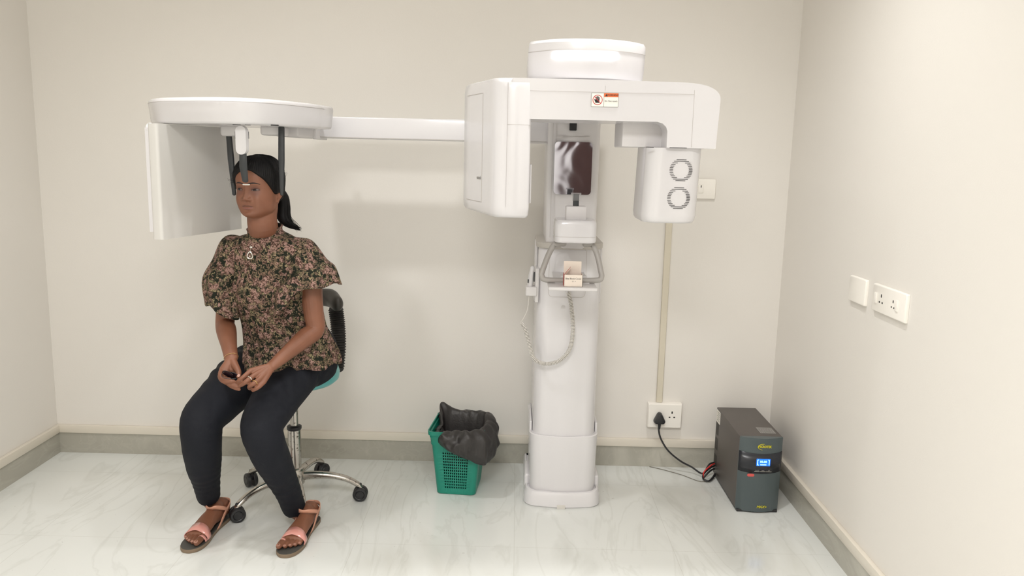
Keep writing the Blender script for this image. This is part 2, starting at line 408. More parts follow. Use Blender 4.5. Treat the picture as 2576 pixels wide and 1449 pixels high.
# ================================================================== X-RAY MACHINE
XC = 0.222
mach = empty('dental_xray_machine', (XC, 3.35, 0))
tag(mach, 'tall white dental x-ray machine with overhead rotating arm and side head-scanning arm', 'x-ray machine')
def dshape(cx, y0, y1, w_, r, n=10):
    """column outline: rounded front (low y) corners, square back"""
    p = []
    for i in range(n+1):
        a = R(180 + 90*i/n); p.append((cx-w_/2+r + r*math.cos(a), y0+r + r*math.sin(a)))
    for i in range(1, 8):                                    # slightly bowed front
        t = i/8; p.append((cx-w_/2+r+(w_-2*r)*t, y0 - 0.012*math.sin(PI*t)))
    for i in range(n+1):
        a = R(270 + 90*i/n); p.append((cx+w_/2-r + r*math.cos(a), y0+r + r*math.sin(a)))
    p += [(cx+w_/2, y1), (cx-w_/2, y1)]
    return p
def ringz(poly, z): return [Vector((x, y, z)) for x, y in poly]
def stack(name, levels, mt, parent, **kw):
    b_ = B(); loft(b_, [ringz(p, z) for p, z in levels]); return obj(name, b_, mt, parent, **kw)
# plinth with a raised rim
g = lambda w_, y0, z, y1=3.6, r=0.06: (dshape(XC, y0, y1, w_, r), z)
b_ = B()
loft(b_, [ringz(*g(0.315, 3.168, 0)), ringz(*g(0.322, 3.163, 0.006)), ringz(*g(0.318, 3.165, 0.050)), ringz(*g(0.306, 3.172, 0.064)), ringz(*g(0.292, 3.180, 0.066)), ringz(*g(0.286, 3.184, 0.058))], True, True)
for s in (-1, 1): box(b_, (XC+s*0.148-0.012, 3.26, 0.02), (XC+s*0.148+0.012, 3.42, 0.105), 0.010)
pl = obj('base_plinth', b_, M['white'], mach)
b_ = B(); box(b_, (XC-0.022, 3.1475, 0.0), (XC+0.012, 3.153, 0.017), 0.001); obj('foot_notch', b_, M['offwhite'], pl)
# lower sleeve
b_ = B()
loft(b_, [ringz(*g(0.276, 3.188, 0.058)), ringz(*g(0.282, 3.186, 0.20)), ringz(*g(0.288, 3.184, 0.298)), ringz(*g(0.288, 3.184, 0.303)), ringz(*g(0.280, 3.188, 0.306)), ringz(*g(0.268, 3.195, 0.304))], True, True)
for s in (-1, 1): box(b_, (XC+s*0.138-0.005, 3.25, 0.2), (XC+s*0.138+0.005, 3.5, 0.345), 0.004)
obj('column_sleeve', b_, M['white'], mach)
# main column
colm = stack('column', [g(0.262, 3.199, 0.30), g(0.260, 3.200, 0.70), g(0.252, 3.205, 1.085), g(0.244, 3.210, 1.093)], M['white'], mach)
# grey collar
stack('column_collar', [g(0.268, 3.196, 1.084, 3.5, 0.075), g(0.272, 3.193, 1.088, 3.5, 0.075), g(0.272, 3.193, 1.106, 3.5, 0.075), g(0.262, 3.198, 1.110, 3.5, 0.075)], M['collar'], mach)
# rails on both sides
for s in (-1, 1): b_ = B(); box(b_, (XC+s*0.133-0.006, 3.30, 0.85), (XC+s*0.133+0.006, 3.42, 1.10), 0.004); obj('side_rail', b_, M['white_satin'], mach)
# moving column
mc = stack('moving_column', [(dshape(XC, 3.215, 3.55, 0.196, 0.02), 1.05), (dshape(XC, 3.215, 3.55, 0.205, 0.02), 1.30), (dshape(XC, 3.215, 3.55, 0.208, 0.02), 1.745)], M['white_satin'], mach)
# mirror
fy = 3.2015
b_ = B(); prism(b_, rrect(XC-0.002, 1.405, 0.148, 0.205, 0.015), 0, 0.003, 0.0, Matrix(((1, 0, 0, 0), (0, 0, 1, fy-0.003), (0, 1, 0, 0), (0, 0, 0, 1))))
k = mat('mirror_under_film', (0.52, 0.52, 0.58), 0.06, metal=1.0)
n = nd(k, 'ShaderNodeTexNoise'); n.inputs['Scale'].default_value = 7; n.inputs['Detail'].default_value = 1; n.inputs['Distortion'].default_value = 1.2
bp = nd(k, 'ShaderNodeBump'); bp.inputs['Strength'].default_value = 0.25; bp.inputs['Distance'].default_value = 0.004
tc = nd(k, 'ShaderNodeTexCoord'); lk(k, tc.outputs['Object'], n.inputs['Vector']); lk(k, n.outputs['Fac'], bp.inputs['Height']); lk(k, bp.outputs[0], k.node_tree.nodes['Principled BSDF'].inputs['Normal'])
obj('mirror', b_, k, mc, smooth=False)
b_ = B(); prism(b_, rrect(XC-0.007, 1.570, 0.028, 0.038, 0.003), 0, 0.004, 0, Matrix(((1, 0, 0, 0), (0, 0, 1, fy-0.004), (0, 1, 0, 0), (0, 0, 0, 1))))
obj('sensor_window', b_, M['black_plastic'], mc, smooth=False)
b_ = B()
box(b_, (XC-0.07, fy-0.0004, 1.527), (XC+0.06, fy+0.004, 1.5282)); box(b_, (XC+0.03, fy-0.002, 1.596), (XC+0.07, fy+0.004, 1.599))
box(b_, (XC-0.085, fy-0.0004, 1.13), (XC-0.0838, fy+0.004, 1.75)); box(b_, (XC-0.055, fy-0.002, 1.185), (XC-0.02, fy+0.004, 1.187))
obj('panel_seam', b_, M['seam'], mc, smooth=False)
# column front door seams and tiny print
b_ = B()
def seamrect(bm, cx, cz, w_, h_, r, y, t=0.0016, up=True):
    pts = rrect(cx, cz, w_, h_, r, 5); pts2 = rrect(cx, cz, w_-2*t, h_-2*t, max(r-t, 0.001), 5)
    a = [bm.verts.new((x, y, z)) for x, z in pts]; c_ = [bm.verts.new((x, y, z)) for x, z in pts2]
    for i in range(len(a)):
        j = (i+1) % len(a); bm.faces.new((a[i], a[j], c_[j], c_[i]))
seamrect(b_, XC-0.01, 0.99, 0.15, 0.20, 0.018, 3.1885)
solid(obj('panel_seam', b_, M['seam'], colm, smooth=False), 0.001)
mtf = frame_mtx((XC-0.022, 3.1895, 0.855), (1, 0, 0), (0, 0, 1))
b_ = B()
for q, w_ in enumerate((0.012, 0.016, 0.018)): box(b_, (-w_/2, -q*0.005, 0), (w_/2, -q*0.005+0.0012, 0.0006), mtx=mtf)
obj('printed_mark', b_, M['seam'], colm, smooth=False)

# ---- top cap with light strip
b_ = B()
def capring(z, s, y0, y1):
    p = []; cx = 0.218; hw = 0.1895*s
    for i in range(25):
        t = -1+2*i/24; p.append(Vector((cx+hw*t, y0+0.10*(abs(t)**2.6), z)))
    p += [Vector((cx+hw, y1, z)), Vector((cx-hw, y1, z))]
    return p
loft(b_, [capring(1.692, 0.95, 2.62, 3.30), capring(1.698, 0.972, 2.608, 3.32), capring(1.715, 0.985, 2.602, 3.33), capring(1.79, 1.0, 2.598, 3.34), capring(1.808, 0.995, 2.60, 3.34), capring(1.818, 0.97, 2.612, 3.33), capring(1.822, 0.90, 2.64, 3.30)])
cap = obj('top_cap', b_, M['white'], mach)
b_ = B()
n = 20; rr0 = []
for i in range(n+1):
    t = -0.56+1.12*i/n; x = 0.218+0.1895*t-0.012
    y = 2.596+0.10*abs(t-0.06)**2.6
    hz = 0.0085*min(1, 6*(1-abs(i/n*2-1))+0.35)
    rr0.append([Vector((x, y-0.002, 1.767-hz)), Vector((x, y-0.002, 1.767+hz)), Vector((x, y+0.006, 1.767+hz)), Vector((x, y+0.006, 1.767-hz))])
loft(b_, rr0); obj('light_strip', b_, M['led'], cap)
b_ = B()
rs = []
for i in range(25):
    t = -1+2*i/24; x = 0.218+0.190*t; y = 2.5975+0.10*abs(t)**2.6; rs.append([Vector((x, y-0.0006, 1.7818)), Vector((x, y-0.0006, 1.7828)), Vector((x, y+0.004, 1.7828)), Vector((x, y+0.004, 1.7818))])
loft(b_, rs); obj('panel_seam', b_, M['seam'], cap)
# cap joint to column
b_ = B(); box(b_, (XC-0.09, 3.22, 1.70), (XC+0.09, 3.5, 1.80), 0.01); obj('cap_bracket', b_, M['white_satin'], mach)
b_ = B(); prism(b_, [(XC+0.05*math.cos(2*PI*j/24), 2.82+0.05*math.sin(2*PI*j/24)) for j in range(24)], 1.690, 1.716); obj('rotation_hub', b_, M['white_satin'], mach)

# ---- rotating arm: beam + left detector housing + right block
def extr(poly_xz, y0, y1, bev, bm, seg=4):
    """polygon in xz extruded along y"""
    prism(bm, poly_xz, 0, y1-y0, bev, Matrix(((1, 0, 0, 0), (0, 0, 1, y0), (0, 1, 0, 0), (0, 0, 0, 1))), seg)
b_ = B()
YB = 2.565
zt = 1.690
# beam profile: rounded right shoulder, notch curve drawn along a shadow edge
prof = [(-0.02, 1.566), (0.435, 1.566), (0.452, 1.561), (0.463, 1.551), (0.468, 1.538), (0.468, 1.487), (0.622, 1.487), (0.627, 1.60), (0.628, 1.640)]
for i in range(1, 9):
    a = R(90*i/9); prof.append((0.540+0.088*math.cos(a), 1.640+0.050*math.sin(a)*0.9))
prof += [(0.53, zt-0.003), (0.30, zt), (-0.02, zt)]
b2 = bmesh.new(); extr(prof, YB, YB+0.28, 0.022, b2, 5); merge(b_, b2)
gb = obj('rotating_arm', b_, M['white'], mach, angle=50)
# recess under the beam is shaped to put that part in shade
# left detector housing: plan polygon tapering to the back left
def housing(s, z):
    pts = [(0.040, 2.572), (0.040, 2.84), (-0.02, 2.965), (-0.150, 2.975), (-0.186, 2.955), (-0.190, 2.90), (-0.165, 2.82), (-0.090, 2.628), (-0.084, 2.609), (-0.074, 2.589), (-0.060, 2.573), (-0.042, 2.5645), (-0.02, 2.562), (0.033, 2.562)]
    cx, cy = -0.06, 2.76
    return [Vector((x if (z > 1.6 and x > -0.03) else cx+(x-cx)*s, cy+(y-cy)*s, z)) for x, y in pts]
def hz(s, z, tilt):
    """ring whose height drops towards the camera"""
    out = []
    for v in housing(s, z):
        v.z += tilt*(2.965-v.y)/0.41; out.append(v)
    return out
b_ = B()
loft(b_, [hz(0.80, 1.262, -0.010), hz(0.93, 1.264, -0.010), hz(0.985, 1.272, -0.008), hz(1.0, 1.290, -0.004), hz(1.0, 1.45, 0), hz(1.0, 1.660, 0), hz(0.985, 1.676, 0.0), hz(0.955, 1.6865, 0.001), hz(0.90, 1.690, 0.001), hz(0.5, 1.6905, 0)])
dh = obj('detector_housing', b_, M['white'], gb, angle=60)
b_ = B(); box(b_, (0.0405, 2.60, 1.30), (0.047, 2.74, 1.425), 0.003); obj('detector_window', b_, M['white'], gb)
b_ = B()
sx_ = Vector((-0.090, 2.628, 0)) - Vector((-0.165, 2.82, 0)); sx_.normalize()
nrm = Vector((-sx_.y, sx_.x, 0)); nrm = nrm if nrm.x < 0 else -nrm
side = frame_mtx(Vector((-0.1275, 2.724, 1.47))+nrm*0.0009, sx_, (0, 0, 1))
# seams on the housing side
bb = B()
for (x0, y0, x1, y1) in ((0.03, -0.175, 0.0312, 0.18), (-0.14, -0.175, 0.03, -0.1738), (-0.14, 0.18, 0.03, 0.1812)):
    box(bb, (x0, y0, -0.001), (x1, y1, 0.0004), mtx=side)
box(bb, (0.0395, YB+0.02, 1.5445), (0.0402, 2.8, 1.5455))
box(bb, (-0.0345, 2.5614, 1.55), (-0.0335, 2.5660, 1.675)); box(bb, (-0.034, 2.5614, 1.5465), (0.039, 2.566, 1.5475)); box(bb, (-0.0345, 2.5616, 1.29), (-0.0340, 2.5660, 1.55))
for x in (0.545,): box(bb, (x, YB-0.0006, 1.49), (x+0.001, YB+0.003, 1.665))
box(bb, (-0.02, YB-0.0006, 1.6515), (0.545, YB+0.003, 1.6525)); box(bb, (0.268, YB-0.0006, 1.6565), (0.269, YB+0.003, 1.672))
obj('panel_seam', bb, M['seam'], gb, smooth=False)
text('printed_lettering', 'vatech', side @ Matrix.Translation((0.0, -0.095, 0.0002)), 0.017, M['greyprint'], gb)
# right block: lower left set back to stand in for a cast shadow
b_ = B(); box(b_, (0.340, YB+0.10, 1.4875), (0.50, YB+0.31, 1.60), 0.004); obj('shade_recess', b_, M['white_satin'], gb)
for x0, x1 in ((0.405, 0.428), (0.478, 0.532)): b_ = B(); box(b_, (x0, YB, 1.4862), (x1, YB+0.01, 1.4882)); obj('vent_gap', b_, M['hole'], gb, smooth=False)
# tube head with two slatted rings
th_pts = []
def tubering(s, z, sh=0):
    pts = rrect(0, 0, 0.178, 0.27, 0.050, 6)
    return [Vector((0.503+x*s - 0.03*(z-1.48)*(-1), YB+0.155+y*s+0.0, z)) for x, y in pts]
b_ = B(); loft(b_, [tubering(0.80, 1.246), tubering(0.92, 1.248), tubering(0.975, 1.256), tubering(1, 1.272), tubering(1, 1.40), tubering(1, 1.487)])
thd = obj('tube_head', b_, M['white'], gb)
ty = YB+0.155-0.135-0.0008
for cz in (1.4175, 1.329):
    b_ = B(); cx = 0.5215 + (cz-1.4175)*0.03
    for q in range(14):
        z = cz+0.033-0.066*q/13; dz = z-cz; R1, R2 = 0.0365, 0.0255
        x1 = math.sqrt(max(R1*R1-dz*dz, 1e-5)); x1 = max(x1, 0.011)
        spans = [(-x1, x1)] if abs(dz) >= R2*0.98 else [(-x1, -max(math.sqrt(R2*R2-dz*dz), 0.010)), (max(math.sqrt(R2*R2-dz*dz), 0.010), x1)]
        for a, c_ in spans: box(b_, (cx+a, ty-0.0004, z-0.0008), (cx+c_, ty+0.004, z+0.0008))
    obj('vent', b_, M['blackp'], thd, smooth=False)
# warning label
lb = frame_mtx((0.2680, YB-0.0006, 1.6285), (1, 0, 0.004), (0, 0, 1))
b_ = B(); prism(b_, rrect(0, 0, 0.085, 0.043, 0.002), -0.0004, 0.0004, 0, lb); wl = obj('warning_label', b_, M['greyprint'], gb, smooth=False)
b_ = B(); prism(b_, rrect(-0.0225, 0, 0.0375, 0.0405, 0.001), 0.0002, 0.0006, 0, lb); prism(b_, rrect(0.0195, -0.0055, 0.0435, 0.0295, 0.001), 0.0002, 0.0006, 0, lb)
obj('label_field', b_, M['labelw'], wl, smooth=False)
b_ = B(); prism(b_, rrect(0.0195, 0.0152, 0.0445, 0.011, 0.0005), 0.0002, 0.0007, 0, lb); obj('label_heading', b_, M['orange'], wl, smooth=False)
b_ = B(); prism(b_, [(0.0005, 0.0115), (0.0085, 0.0115), (0.0045, 0.0192)], 0.0006, 0.001, 0, lb); obj('label_triangle', b_, M['blackp'], wl, smooth=False)
text('label_text', 'WARNING', lb @ Matrix.Translation((0.0245, 0.0152, 0.001)), 0.0072, M['blackp'], wl, depth=0.0002, bold=0.0001)
text('label_text', 'Do Not touch', lb @ Matrix.Translation((0.0195, -0.003, 0.0008)), 0.0068, M['blackp'], wl, depth=0.0002)
b_ = B()
cxl = -0.0225
box(b_, (cxl-0.0065, -0.009, 0.0007), (cxl+0.0055, 0.001, 0.001), mtx=lb)
for fx, f0, f1, a in ((-0.0045, 0, 0.0095, 0), (-0.0015, 0, 0.0115, 0), (0.0017, 0, 0.0108, 0), (0.0047, 0, 0.008, 0)):
    box(b_, (cxl+fx-0.0013, f0, 0.0007), (cxl+fx+0.0012, f1, 0.001), mtx=lb)
prism(b_, [(cxl-0.0062, -0.008), (cxl-0.0105, 0.0015), (cxl-0.0085, 0.0025), (cxl-0.0045, -0.002)], 0.0007, 0.001, 0, lb)
obj('label_hand', b_, M['blackp'], wl, smooth=False)
b_ = B(); r1 = [lb @ Vector((cxl+0.0155*math.cos(2*PI*j/36), 0.0155*math.sin(2*PI*j/36), 0.0012)) for j in range(36)]
r2 = [lb @ Vector((cxl+0.0135*math.cos(2*PI*j/36), 0.0135*math.sin(2*PI*j/36), 0.0012)) for j in range(36)]
loft(b_, [r1, r2], False, False); prism(b_, [(cxl-0.0105, 0.0092), (cxl-0.0092, 0.0105), (cxl+0.0105, -0.0092), (cxl+0.0092, -0.0105)], 0.0011, 0.0014, 0, lb)
obj('label_ring', b_, M['redp'], wl, smooth=False)

# ---- chin rest unit
b_ = B()
def cr(z, s=1.0, w_=0.155): return ringz(rrect(XC+0.0, 3.02, w_*s, 0.155*s, 0.028), z)
loft(b_, [cr(1.136, 0.93), cr(1.139, 0.98), cr(1.146, 1.0), cr(1.20, 1.0), cr(1.214, 0.985), cr(1.220, 0.93)])
ch = obj('chin_rest', b_, M['white'], mach)
b_ = B(); loft(b_, [cr(1.1585, 1.004), cr(1.1597, 1.004)], False, False); obj('panel_seam', b_, M['seam'], ch)
b_ = B(); box(b_, (XC-0.046, 3.08, 1.10), (XC+0.046, 3.225, 1.20), 0.01); obj('chin_rest_bracket', b_, M['white_satin'], ch)
b_ = B(); box(b_, (XC-0.037, 2.985, 1.205), (XC+0.040, 3.03, 1.270), 0.005); obj('bite_holder', b_, M['white_satin'], ch)
b_ = B(); box(b_, (XC-0.011, 2.998, 1.262), (XC+0.011, 3.006, 1.315), 0.002); obj('bite_rod', b_, M['rod'], ch)
b_ = B()
box(b_, (XC-0.014, 2.9955, 1.290), (XC+0.014, 3.0085, 1.312)); box(b_, (XC-0.018, 2.9945, 1.3125), (XC+0.018, 3.0095, 1.319)); obj('plastic_sleeve', b_, M['film'], ch, smooth=False)
# grey hand grips: one closed trapezoid loop
b_ = B()
lp = [at(1394, 614, 3.0), at(1380, 640, 2.985), at(1365, 680, 2.965), at(1363, 694, 2.96), at(1375, 704, 2.958), at(1440, 706, 2.958), at(1502, 705, 2.958), at(1513, 697, 2.96), at(1511, 680, 2.965), at(1502, 640, 2.985), at(1490, 614, 3.0)]
lp = catmull(lp, 5)
tube(b_, [Vector((XC-0.04, 3.0, 1.128))]+lp+[Vector((XC+0.04, 3.0, 1.128))], (0.0105), 14, ref=(0, 1, 0))
obj('hand_grip', b_, M['grey_handle'], ch)
# tray
b_ = B(); box(b_, (0.124, 2.86, 0.972), (0.302, 2.985, 0.985), 0.004); box(b_, (0.15, 2.95, 0.985), (0.28, 3.2, 0.992), 0.002)
box(b_, (XC-0.05, 2.975, 0.985), (XC+0.05, 3.0, 1.01), 0.003)
tray = obj('tray', b_, M['white_satin'], ch)
# hand switch and coiled cord
b_ = B(); box(b_, (0.047, 3.21, 0.888), (0.092, 3.27, 0.925), 0.004); box(b_, (0.085, 3.22, 0.86), (0.10, 3.30, 1.0), 0.003)
hs = obj('switch_holder', b_, M['white_satin'], mach)
b_ = B(); tube(b_, [(0.062, 3.235, 0.90), (0.066, 3.235, 0.95), (0.072, 3.235, 1.0)], [(0.010, 0.013), (0.012, 0.014), (0.009, 0.012)], 12, sub=3); obj('hand_switch', b_, M['white'], hs)
b_ = B(); box(b_, (0.078, 3.222, 0.945), (0.083, 3.228, 0.985), 0.001); box(b_, (0.054, 3.220, 0.94), (0.058, 3.226, 0.955), 0.001); obj('trigger', b_, M['rod'], hs)
pth = [at(1430, 735, 3.17), at(1437, 770, 3.16), at(1441, 830, 3.15), at(1432, 880, 3.15), at(1405, 908, 3.15), at(1370, 915, 3.15), at(1342, 900, 3.16), at(1330, 860, 3.17), at(1322, 830, 3.18), at(1313, 810, 3.19)]
pp = catmull(pth, 60); Lacc = 0; hel = []
prev = pp[0]; xx = Vector((0, 1, 0))
for i, p in enumerate(pp):
    Lacc += (p-prev).length; prev = p
    tg = (pp[min(i+1, len(pp)-1)]-pp[max(i-1, 0)]).normalized()
    s1 = (xx - tg*xx.dot(tg)).normalized(); s2 = tg.cross(s1)
# resample by arc length for an even coil
res = []; step = 0.0007; acc = 0; prev = pp[0]
for p in pp:
    dseg = (p-prev).length
    while acc + dseg >= step:
        t = (step-acc)/dseg; prev = prev.lerp(p, t); res.append(prev.copy()); dseg = (p-prev).length; acc = 0
    acc += dseg; prev = p
for i, p in enumerate(res):
    tg = (res[min(i+1, len(res)-1)]-res[max(i-1, 0)]).normalized()
    s1 = (xx - tg*xx.dot(tg)).normalized(); s2 = tg.cross(s1); a = 2*PI*i*step/0.0058
    hel.append(p + s1*(0.0070*math.cos(a)) + s2*(0.0070*math.sin(a)))
b_ = B(); tube(b_, hel, 0.0023, 6)
tube(b_, [hel[-1], at(1320, 795, 3.2), at(1327, 778, 3.22), Vector((0.062, 3.235, 0.895))], 0.0018, 6, sub=4)
tube(b_, [hel[0], at(1428, 722, 3.12), Vector((0.2, 3.05, 0.98))], 0.0018, 6, sub=4)
obj('coiled_cord', b_, M['offwhite'], mach)

# ---- side arm with head-scanning unit
b_ = B(); box(b_, (-0.86, 3.26, 1.500), (0.13, 3.36, 1.586), 0.006); arm = obj('side_arm', b_, M['white'], mach)
b_ = B(); box(b_, (-0.86, 3.2575, 1.503), (0.12, 3.262, 1.506)); obj('panel_seam', b_, M['seam'], arm, smooth=False)
b_ = B(); box(b_, (-0.885, 2.98, 1.498), (-0.80, 3.38, 1.56), 0.008); box(b_, (-0.806, 3.2, 1.494), (-0.790, 3.385, 1.59), 0.004); obj('arm_joint', b_, M['white_satin'], arm)
# housing: long slab bowed towards the room
top_front = [(372, 252, 2.90), (385, 250, 2.80), (420, 248, 2.74), (500, 245, 2.67), (560, 245, 2.65), (640, 248, 2.67), (720, 256, 2.78), (790, 265, 2.93), (815, 269, 3.02)]
fr_ = [(at(*p).x, p[2]) for p in top_front]; fr_ = [(v.x, v.y) for v in catmull([(x, y, 0) for x, y in fr_], 4)]
back_ = [(-0.70, 3.10), (-0.72, 3.16), (-0.80, 3.19), (-1.15, 3.16), (-1.27, 3.10), (-1.315, 3.02)]
poly = fr_+back_; pcx, pcy = -0.99, 2.93
def hring(z, s, inset=0):
    return [Vector((pcx+(x-pcx)*(1-inset/0.32), pcy+(y-pcy)*(1-inset/0.22), z)) for x, y in poly]
b_ = B()
loft(b_, [hring(1.531, 1, 0.020), hring(1.533, 1, 0.010), hring(1.541, 1, 0.006), hring(1.575, 1, 0.003), hring(1.600, 1, 0.0), hring(1.610, 1, 0.002), hring(1.615, 1, 0.008), hring(1.617, 1, 0.02)])
hs_ = obj('scanner_housing', b_, M['white'], arm, angle=60)
b_ = B(); q1 = [v*1.0 for v in hring(1.6020, 1, -0.0006)][:len(fr_)]; q2 = [v*1.0 for v in hring(1.6030, 1, -0.0006)][:len(fr_)]
loft(b_, [q1, q2], False, False, closed=False); solid(obj('panel_seam', b_, M['seam'], hs_), 0.001)
# detector panel
pa = at(413, 330, 2.72); pbk = Vector((-1.078, 3.16, 0)); pa = Vector((-1.202, 2.715, 0))
dv = (Vector((pbk.x, pbk.y, 0))-pa); Ld = dv.length; dv.normalize(); nv = Vector((dv.y, -dv.x, 0))
b_ = B(); mtp = frame_mtx((pa.x, pa.y, 0), dv, -nv)
# local x along the panel, y = thickness towards left, z up
prism(b_, rrect(Ld/2, 0.020, Ld, 0.040, 0.010, 4), 1.140, 1.529, 0.004, mtp, 2)
dp = obj('flat_detector', b_, mat('panel_grey_white', sr(212, 210, 206), 0.3), hs_)
b_ = B(); prism(b_, [(0.004, 0.024), (Ld-0.02, 0.024), (Ld-0.02, 0.052), (0.004, 0.052)], 1.165, 1.515, 0.006, mtp, 2); obj('detector_back', b_, M['white'], hs_)
b_ = B(); 
rr = []
for q in range(7):
    a = R(90*q/6); rr.append([mtp @ Vector((0.003+0.02*math.cos(2*PI*j/16)*math.cos(a)+0.02, 0.045+0.014*math.sin(2*PI*j/16)*math.cos(a), 1.508+0.024*math.sin(a)+0.0)) for j in range(16)])
loft(b_, rr); obj('detector_cap', b_, M['white'], hs_)
# ear rods: black tapered blades, with white shoulders
def blade(p0, p1, w0, w1, t_=0.006, mt='rod', name='ear_rod', par=None):
    bb = B(); d_ = (Vector(p1)-Vector(p0)); 
    tube(bb, [p0, Vector(p0).lerp(Vector(p1), .5), p1], [(w0, t_), ((w0+w1)/2, t_), (w1, t_)], 4, ref=(1, -.3, 0), caps='flat')
    return obj(name, bb, M[mt], par, smooth=False)
b_ = B(); tube(b_, [at(574, 318, 2.93), at(581, 400, 2.93), at(589, 488, 2.93)], [(0.010, 0.008), (0.012, 0.008), (0.007, 0.006)], 8, ref=(1, 0, 0)); e1 = obj('ear_rod', b_, M['rod'], hs_)
b_ = B(); tube(b_, [at(708, 322, 2.85), at(708, 400, 2.85), at(709, 470, 2.86), at(709, 489, 2.86)], [(0.0110, 0.009), (0.0115, 0.009), (0.008, 0.006), (0.006, 0.005)], 8, ref=(1, 0, 0)); e2 = obj('ear_rod', b_, M['rod'], hs_)
for lo, hi in (((-1.06, 2.90, 1.495), (-0.99, 2.97, 1.535)), ((-0.905, 2.86, 1.500), (-0.825, 2.95, 1.535))): b_ = B(); box(b_, lo, hi, 0.01); obj('rod_mount', b_, M['white_satin'], hs_)
for px0, px1 in ((585, 604), (616, 628), (681, 699)):
    b_ = B(); a, c_ = at(px0, 314, 2.69), at(px1, 314, 2.69); box(b_, (a.x, 2.69, 1.5295), (c_.x, 2.70, 1.5335)); obj('slide_slot', b_, M['hole'], hs_, smooth=False)
# nasion support
b_ = B(); a, c_ = at(609, 322, 2.72), at(609, 388, 2.72)
prism(b_, rrect(0, 0, 0.037, 0.094, 0.0175, 8), -0.010, 0.010, 0.003, frame_mtx(((a.x+c_.x)/2, 2.72, (a.z+c_.z)/2+0.003), (1, -.15, 0), (0, 0, 1)), 2)
ns = obj('forehead_support', b_, M['white'], hs_)
b_ = B(); tube(b_, [at(611, 386, 2.722), at(612, 420, 2.722), at(617, 455, 2.745)], [(0.0125, 0.006), (0.0135, 0.006), (0.0105, 0.006)], 8, ref=(1, 0, 0)); obj('support_rod', b_, M['rod'], hs_)
b_ = B(); a = at(619, 464, 2.748); tube(b_, [a+Vector((-0.010, 0, -.0005)), a+Vector((0, 0.003, -.001)), a+Vector((0.011, 0, -.0005))], 0.0022, 8, sub=3)
obj('support_tip', b_, M['offwhite'], hs_)
for px0, py0 in ((594, 340), (622, 340)):
    b_ = B(); a = at(px0, py0, 2.735); box(b_, (a.x-0.003, 2.73, a.z-0.012), (a.x+0.003, 2.745, a.z+0.012), 0.001); obj('support_knob', b_, M['rod'], hs_)

# ================================================================== CARTON on the tray
root = empty('cardboard_box', (0.213, 2.905, 0.985)); tag(root, 'small open white and red carton standing on the white tray of the x-ray machine', 'box')
b_ = B(); x0, x1, y0, y1, z0, z1 = 0.180, 0.247, 2.875, 2.935, 0.9853, 1.029
for lo, hi in (((x0, y0, z0), (x1, y0+0.001, z1)), ((x0, y1-0.001, z0), (x1, y1, z1)), ((x1-0.001, y0, z0), (x1, y1, z1)), ((x0, y0, z0), (x1, y1, z0+0.001))): box(b_, lo, hi)
obj('carton_walls', b_, M['card'], root, smooth=False)
b_ = B(); box(b_, (x0-0.0002, y0, z0), (x0+0.001, y1, z1))
prism(b_, [(0, 0), (0.045, 0), (0.045, 0.03), (0, 0.022)], 0, 0.001, 0, frame_mtx((x0, y0+0.002, z1), (0.15, 1, 0), (0.55, 0, 0.7)))
obj('carton_side', b_, M['cardred'], root, smooth=False)
b_ = B(); box(b_, (x0+0.001, y1-0.0005, z1-0.001), (x1-0.001, y1+0.0005, z1+0.042), 0); obj('carton_lid', b_, M['card'], root, smooth=False)
tm = frame_mtx(((x0+x1)/2, y0-0.0003, z1-0.014), (1, 0, 0), (0, 0, 1))
text('printed_text', 'Bite Block Cover', tm, 0.0082, M['blackp'], root, depth=0.0002)
text('printed_text', '· 11 +', tm @ Matrix.Translation((0, -0.010, 0)), 0.0078, M['blackp'], root, depth=0.0002)

# ================================================================== WALL FITTINGS
def plate_on(name, origin, ux, w_, h_, d_, label, cat):
    """plate on a wall: ux along the plate, outwards normal = ux x z"""
    m_ = frame_mtx(origin, ux, (0, 0, 1)); b_ = B()
    prism(b_, rrect(0, 0, w_, h_, 0.004, 3), 0.0005, d_*0.45, 0.0, m_)
    pr = []
    for s, z in ((1.0, d_*0.45), (0.99, d_*0.7), (0.955, d_*0.95), (0.93, d_)):
        pr.append([m_ @ Vector((x*s if s == 1 else x*(1-(1-s)*h_/w_), y*s, z)) for x, y in rrect(0, 0, w_, h_, 0.004, 3)])
    loft(b_, pr); o = obj(name, b_, M['plate'], None, angle=30); tag(o, label, cat); return o, m_
def holes(m_, spots, d_, parent, name='socket_hole'):
    b_ = B()
    for (x, y, w_, h_) in spots: prism(b_, rrect(x, y, w_, h_, min(w_, h_)*0.49, 4), d_-0.001, d_+0.0004, 0, m_)
    return obj(name, b_, M['hole'], parent, smooth=False)
# double socket low on the back wall
o, m_ = plate_on('wall_socket', (0.7205, YW, 0.2595), (1, 0, 0), 0.160, 0.118, 0.034, 'white double power socket low on the back wall, one side holding a black plug', 'socket')
def trio(cx, cy, s=1): return [(cx, cy+0.011*s, 0.006, 0.0105*s), (cx-0.0095*s, cy-0.009*s, 0.0075*s, 0.0055*s), (cx+0.0095*s, cy-0.009*s, 0.0075*s, 0.0055*s)]
holes(m_, trio(0.033, 0.005, 1.15), 0.034, o)
